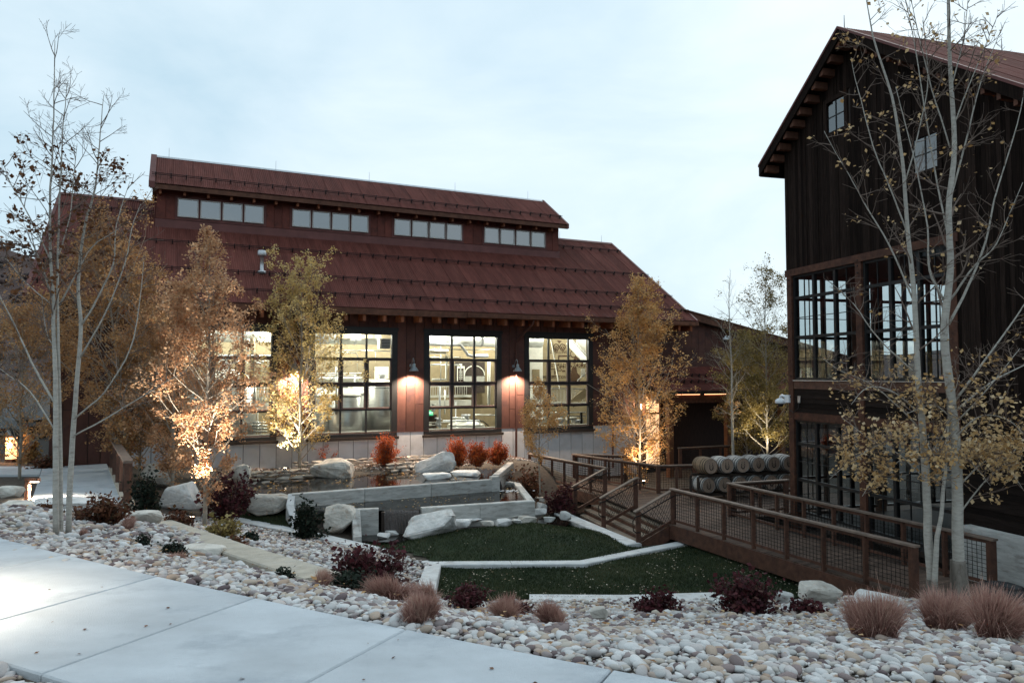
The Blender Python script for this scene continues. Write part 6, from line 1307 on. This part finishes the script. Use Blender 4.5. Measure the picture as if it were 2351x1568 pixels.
def lay(P, d, lift=.10):
    z = np.concatenate([H(P[i:i+4000, 0], P[i:i+4000, 1]) for i in range(0, len(P), 4000)]) if len(P) else np.zeros(0)
    return np.column_stack([P, z + d * lift + RNG.uniform(0, .35, len(P)) * d])
near = np.concatenate([lay(P1, d1), lay(P3, d3)]); dn_ = np.concatenate([d1, d3])
# how large each shows
sx = CXP + FPX * near[:, 0] / near[:, 1]; sy = 862 + FPX * (1.6 - near[:, 2]) / near[:, 1]
vis = (sx > 0) & (sx < 2351) & (sy < 1575); app = np.where(vis, dn_ / near[:, 1], 0); order = np.argsort(-app); top = order[:300]; rest = order[300:]
smeshes = []
for s, (V, F) in enumerate(VAR):
    for g, c in enumerate(((.50, .49, .48), (.58, .575, .57), (.38, .30, .24), (.22, .17, .165), (.44, .41, .40))):
        me = MB().add(V, F.tolist()).mesh('stone', M(f'cobble {g}', c, .72, .18, 14.0, .25, 60, orand=.18), True); smeshes.append(me)
wts = np.array([.3, .32, .14, .08, .16])
for i in top:
    o = link('stone', smeshes[int(RNG.integers(5)) * 5 + int(RNG.choice(5, p=wts))], bed); d = dn_[i]; o.location = near[i]; o.scale = (d * RNG.uniform(.5, .68), d * RNG.uniform(.38, .5), d * RNG.uniform(.22, .34)); o.rotation_euler = (RNG.normal(0, .25), RNG.normal(0, .25), RNG.uniform(0, 6.28))
def mass(name, C, d, V, F):
    k = len(C); o = link(name, inst_mesh(name, V, F, shape_mats(k, d), C, m_peb, lum(k)), bed, kind='stuff')
V1 = ICO1[0].copy(); V1 *= (1 + .25 * np.array([mnoise.noise(tuple(v * 1.3 + 7)) for v in V1]))[:, None]
Vn = VAR[0][0]
h = len(rest) // 2
i80 = ICO1
cl_ = near[rest][:, 1] < 6.3; Vc = VAR[1][0]
mass('pebbles', near[rest][cl_], dn_[rest][cl_], Vc, ICO2[1]); mass('pebbles', near[rest][~cl_], dn_[rest][~cl_], V1, ICO1[1])
far = np.concatenate([lay(P2, d2), lay(P4_, d4)]); mass('pebbles', far, np.concatenate([d2, d4]), V1, ICO1[1])

m_palelitter = ML('bleached leaf litter', [(.30, .24, .15), (.45, .40, .30), (.55, .52, .44), (.40, .28, .16)], .2)
# fallen leaves: on the lawns, in the pools and on the slabs
def litter(label, polys, z, n, mat, size, hz=True):
    C = []
    for poly, k in polys:
        P = scatter(poly, k * 3); dr = np.array([mnoise.fractal((p[0] * .9, p[1] * .9, size * 90), .8, 2.0, 3) for p in P]); P = P[RNG.random(len(P)) < np.clip(.33 + .9 * dr, .03, 1)]; C.append(np.column_stack([P, (H(P[:, 0], P[:, 1]) + z) if hz else np.full(len(P), z)]))
    C = np.concatenate(C); link('fallen_leaves', quads_mesh('fallen_leaves', rnd_leaves(C, size, .25), 4, mat, RNG.random(len(C))), None, label, 'leaves', None, 'stuff')
litter('pale fallen leaves scattered over the lawn terraces', [(LAWN_IN, 110), (LAWN_FR, 520)], .085, 0, m_palelitter, .036)
litter('fallen leaves floating on the upper pond', [([tuple(p[:2]) for p in up_poly], 260)], -2.172, 0, m_gold, .07, False)
litter('fallen leaves floating on the lower pool', [([tuple(p[:2]) for p in lo_poly], 200)], -2.492, 0, m_fallgold, .06, False)
litter('a few dry leaves lying on the sidewalk slabs', [([SW(-6, 2.5), SW(1, 2.5), SW(1, 3.8), SW(-6, 3.8)], 40)], .006, 0, m_darkbrown, .022, False)
litter('red brown leaf litter in the planter below the hall windows', [(PL, 2600)], .07, 0, m_rustl, .06)
litter('dry leaves among the cobbles', [(BED, 900)], .10, 0, m_brownl, .04)

# ------------------------------------------------------------------ garden lamps
m_lens = ME('spot lens', (1.0, 0.80, 0.55), 40.0)
def uplight(label, p, aim, energy, col=(1.0, .72, .45), ang=75):
    t = thing('spotlight', label, 'spotlight', tuple(p)); a = Vector(aim) - Vector(p); a.normalize()
    part('stake', MB().tube([(0, 0, -.05), (0, 0, .10)], .012, 6), m_black, t); b = np.array([0, 0, .12]); q = b + np.array(a) * .13
    part('housing', MB().tube([b - np.array(a)*.03, b, q], [.03, .05, .058], 12), m_black, t); part('lens', MB().tube([q, q + np.array(a)*.006], .05, 12), m_lens, t)
    light('lamp_light', 'SPOT', tuple(q + np.array(a)*.03), energy, col, t, .04, ang, 1.0, aim=tuple(q + np.array(a)))
q = at_ground(440, 1206, 17.3); uplight('small spotlight at the foot of the orange tree left of the pond', q, g1 + np.array([0, 0, 5.6]), 1900, (1.0, .91, .76), 84)
q = AZ(684, 1080, -2.05) - np.array([.1, 1.3, 0]); uplight('small spotlight under the yellow green tree', q, AZ(688, 1079, -2.03) + np.array([0, 0, 5.2]), 1500, (1.0, .96, .82), 84)
q = np.array([*AY(1478, 1060, 29.2)[:2], -2.85]); uplight('small spotlight under the golden orange tree at the porch', q, q + np.array([-.1, .8, 4.5]), 650, (1.0, .74, .50), 84)
q = np.array([*AY(1745, 1045, 32.6)[:2], -3.0]); uplight('small spotlight under the olive gold tree behind the barrels', q, q + np.array([.2, .9, 4]), 750, (1.0, .9, .66), 84)
def bollard(label, p, rz, energy, h=.8, kind='L'):
    t = thing('bollard_lamp', label, 'lamp', tuple(p), rz, 'brown bollard lamps')
    if kind == 'L':
        part('post', MB().box(-.05, .05, -.05, .05, -.1, h), m_rustwood, t); part('head', MB().box(-.05, .30, -.05, .05, h, h + .09), m_rustwood, t)
        part('lens', MB().box(.08, .27, -.035, .035, h - .012, h - .002), ME('bollard lens', (1.0, .85, .65), 22), t); light('lamp_light', 'SPOT', (.18, 0, h - .03), energy, (1.0, .83, .62), t, .06, 150, .5, aim=(.28, 0, -2))
    else:
        part('base', MB().box(-.14, .14, -.14, .14, -.1, .08), m_rustwood, t); part('glow_panel', MB().box(-.13, .13, -.13, .13, .08, h - .06), ME('lit bollard', (1.0, .5, .22), 1.6), t)
        part('cap', MB().box(-.16, .16, -.16, .16, h - .06, h), m_rustwood, t); light('lamp_light', 'POINT', (.0, -.25, h * .7), energy, (1.0, .62, .35), t, .1)
q = at_ground(63, 1136, 18.6); q[2] = H1(q[0], q[1]); bollard('brown L shaped bollard lamp beside the left walkway', q, -.05, 1100, .55)
q = AZ(25, 1058, -1.62); bollard('glowing orange bollard lamp across the left walkway', q, 0, 30, .95, 'box')
q = SW(-6.15, 2.22); bollard('brown L shaped bollard lamp at the near edge of the sidewalk', (q[0], q[1], 0), math.radians(28), 150, .8)
q = AZ(197, 1060, -1.6); t = thing('light_post', 'pale lit post beside the brown wall at the walkway end', 'lamp', tuple(q)); part('post', MB().box(-.14, .14, -.14, .14, -.1, 1.0), M('pale post', (.55, .45, .36), .7, .1, 3), t); part('cap', MB().box(-.2, .2, -.2, .2, 1.0, 1.06), m_rust, t); part('lens', MB().box(-.1, .1, -.24, -.2, 1.0, 1.05), ME('post lens', (1, .75, .45), 12), t); light('lamp_light', 'POINT', (0, -.4, 1.1), 110, (1, .72, .42), t, .1)
# porch lamps: wall sconce and warm strip under the eave
sc_ = thing('wall_sconce', 'bright warm wall sconce beside the lit porch door', 'lamp', tuple(M0), ANG_M); part('backplate', MB().box(4.05, 4.17, -.14, -.10, -.15, .2), m_black, sc_); part('lens', MB().lathe([(.05, -.1), (.07, -.05), (.07, .1), (.05, .15)], 10, 'z', (4.11, -.22, 0)), ME('sconce glass', (1, .7, .4), 30), sc_); light('lamp_light', 'POINT', (4.11, -.36, .02), 70, (1.0, .70, .42), sc_, .08)
sp_ = thing('strip_lamp', 'thin warm strip lamp under the porch eave', 'lamp', tuple(M0), ANG_M)
for a, b in ((4.9, 6.35), (6.65, 8.6)): part('tube', MB().box(a, b, -2.045, -2.005, .66, .69), ME('strip glow', (1.0, .42, .2), 2.2), sp_)

# ------------------------------------------------------------------ far left: street, parked car, hill
road = link('road', MB().prism([(-70, 33), (-24, 33), (-24, 42), (-70, 42)], -1.75, -1.62).mesh('road', M('asphalt', (.05, .05, .052), .9, .2, 5, .3, 80)), None, kind='structure'); link('kerb', MB().prism([(-70, 32.6), (-24, 32.6), (-24, 33.0), (-70, 33.0)], -1.9, -1.50).mesh('kerb', m_cap), None, kind='structure')
car = thing('parked_car', 'dark parked car glimpsed through the trees at the left edge', 'car', (-25.8, 37.5, -1.62), math.radians(-25))
m_paint = M('black car paint', (.012, .012, .014), .25, .1, 5, spec=.6); m_cg = M('car glass', (.02, .022, .025), .08, .05, 5, spec=.7)
body = [(-.92, .35), (-.95, .75), (-.93, .95), (-.3, 1.08), (.0, 1.1)]
bd_ = MB(); xs_ = [-2.3, -2.25, -1.2, .6, 2.0, 2.3]; hs_ = [.75, .98, 1.02, 1.02, .98, .7]
V = []
for x, hh in zip(xs_, hs_): V += [(x, -.9, .35), (x, -.92, .6), (x, -.86, hh), (x, .86, hh), (x, .92, .6), (x, .9, .35)]
bd_.add(V, [(i*6+j, i*6+j+1, i*6+j+7, i*6+j+6) for i in range(5) for j in range(5)] + [(0,1,2,3,4,5), (35,34,33,32,31,30)]); part('body', bd_, m_paint, car)
cb_ = MB(); V = []
for x, z in ((-1.2, 1.0), (-.55, 1.68), (1.3, 1.72), (2.1, 1.0)): V += [(x, -.84 if z < 1.2 else -.68, z), (x, .84 if z < 1.2 else .68, z)]
cb_.add(V, [(0,1,3,2), (2,3,5,4), (4,5,7,6), (0,2,4,6), (1,7,5,3)]); part('cabin', cb_, m_cg, car)
for sx_, nm in ((-2.31, 'headlight'), (2.29, 'tail_light')):
    for y in (-.68, .68): part(nm, MB().box(sx_ - .03, sx_ + .03, y - .17, y + .17, .66, .80), m_plastic if nm == 'headlight' else M('red lens', (.3, .02, .02), .2), car)
part('grille', MB().box(-2.33, -2.28, -.48, .48, .5, .78), m_galv, car)
for x in (-1.45, 1.45):
    for y in (-.82, .82):
        w = part('wheel', MB().lathe([(.33, -.1), (.35, -.06), (.35, .06), (.33, .1)], 18, 'y', (x, y, .34)), M('rubber', (.015, .015, .015), .8), car, True); part('rim', MB().lathe([(.2, -.105), (.2, .105)], 12, 'y', (x, y, .34)), m_galv, w)
prof_pts = np.array([(-900, 60), (-420, 92), (-310, 82), (-247, 64), (-229, 55), (-205, 40), (-184, 26), (-150, 12), (-100, 5), (0, 2), (120, 6), (300, 22), (500, 34), (900, 40)])
hx = np.linspace(-900, 900, 140); hy = np.linspace(90, 620, 46); HX, HY = np.meshgrid(hx, hy)
ridge = np.interp(HX, prof_pts[:, 0], prof_pts[:, 1]); f = np.clip((HY - 90) / 260, 0, 1); shp = np.where(HY < 350, f ** 1.25, 1 - .35 * np.clip((HY - 350) / 270, 0, 1))
nz = np.array([mnoise.fractal((x * .012, y * .012, 1.7), .9, 2.0, 5) for x, y in zip(HX.ravel(), HY.ravel())]).reshape(HX.shape)
HZ = -6 + (ridge + 6) * shp + nz * 4.5 * f
I = np.arange(HX.size).reshape(HX.shape); hb = MB(); hb.v = [np.stack([HX.ravel(), HY.ravel(), HZ.ravel()], 1)]; hb.n = HX.size; hb.f = [tuple(t_) for t_ in np.stack([I[:-1, :-1], I[:-1, 1:], I[1:, 1:], I[1:, :-1]], -1).reshape(-1, 4).tolist()]
hb.build('hill', M('brown scrub hillside', (.07, .046, .046), .95, .3, .035, .8, .3, col2=(.085, .055, .048), stain=(.05, .04, .042), stain_scale=.05), None, True, kind='structure')
r9 = np.random.default_rng(9); n = 5200; sxs = r9.uniform(-420, -140, n); sys_ = r9.uniform(130, 380, n)
gz_ = np.array([HZ[min(45, max(0, int((y - 90) / (530/45)))), min(139, max(0, int((x + 900) / (1800/139))))] for x, y in zip(sxs, sys_)])
ms = np.zeros((n, 3, 3)); sc9 = r9.uniform(.4, 1.3, n); ms[:, 0, 0] = sc9; ms[:, 1, 1] = sc9; ms[:, 2, 2] = sc9 * r9.uniform(.6, 1.3, n)
link('hill_scrub', inst_mesh('hill_scrub', V1, ICO1[1], ms, np.column_stack([sxs, sys_, gz_]), ML('hill scrub', [(.04, .03, .032), (.06, .042, .042), (.08, .05, .044), (.045, .04, .034)], 0), r9.random(n)), None, 'dry scrub covering the hillside at the far left', 'scrub', None, 'stuff')
# stump / black planter at the right edge by the plinth
q = at_ground(2300, 1372, 12.0); MB().lathe([(.32, -.1), (.34, .25), (.33, .36), (.27, .38), (.26, .34)], 20, 'z', (q[0], q[1], q[2])).build('round_planter', m_black, None, True, label='low round black tub behind the pink grass at the right edge', cat='tub')
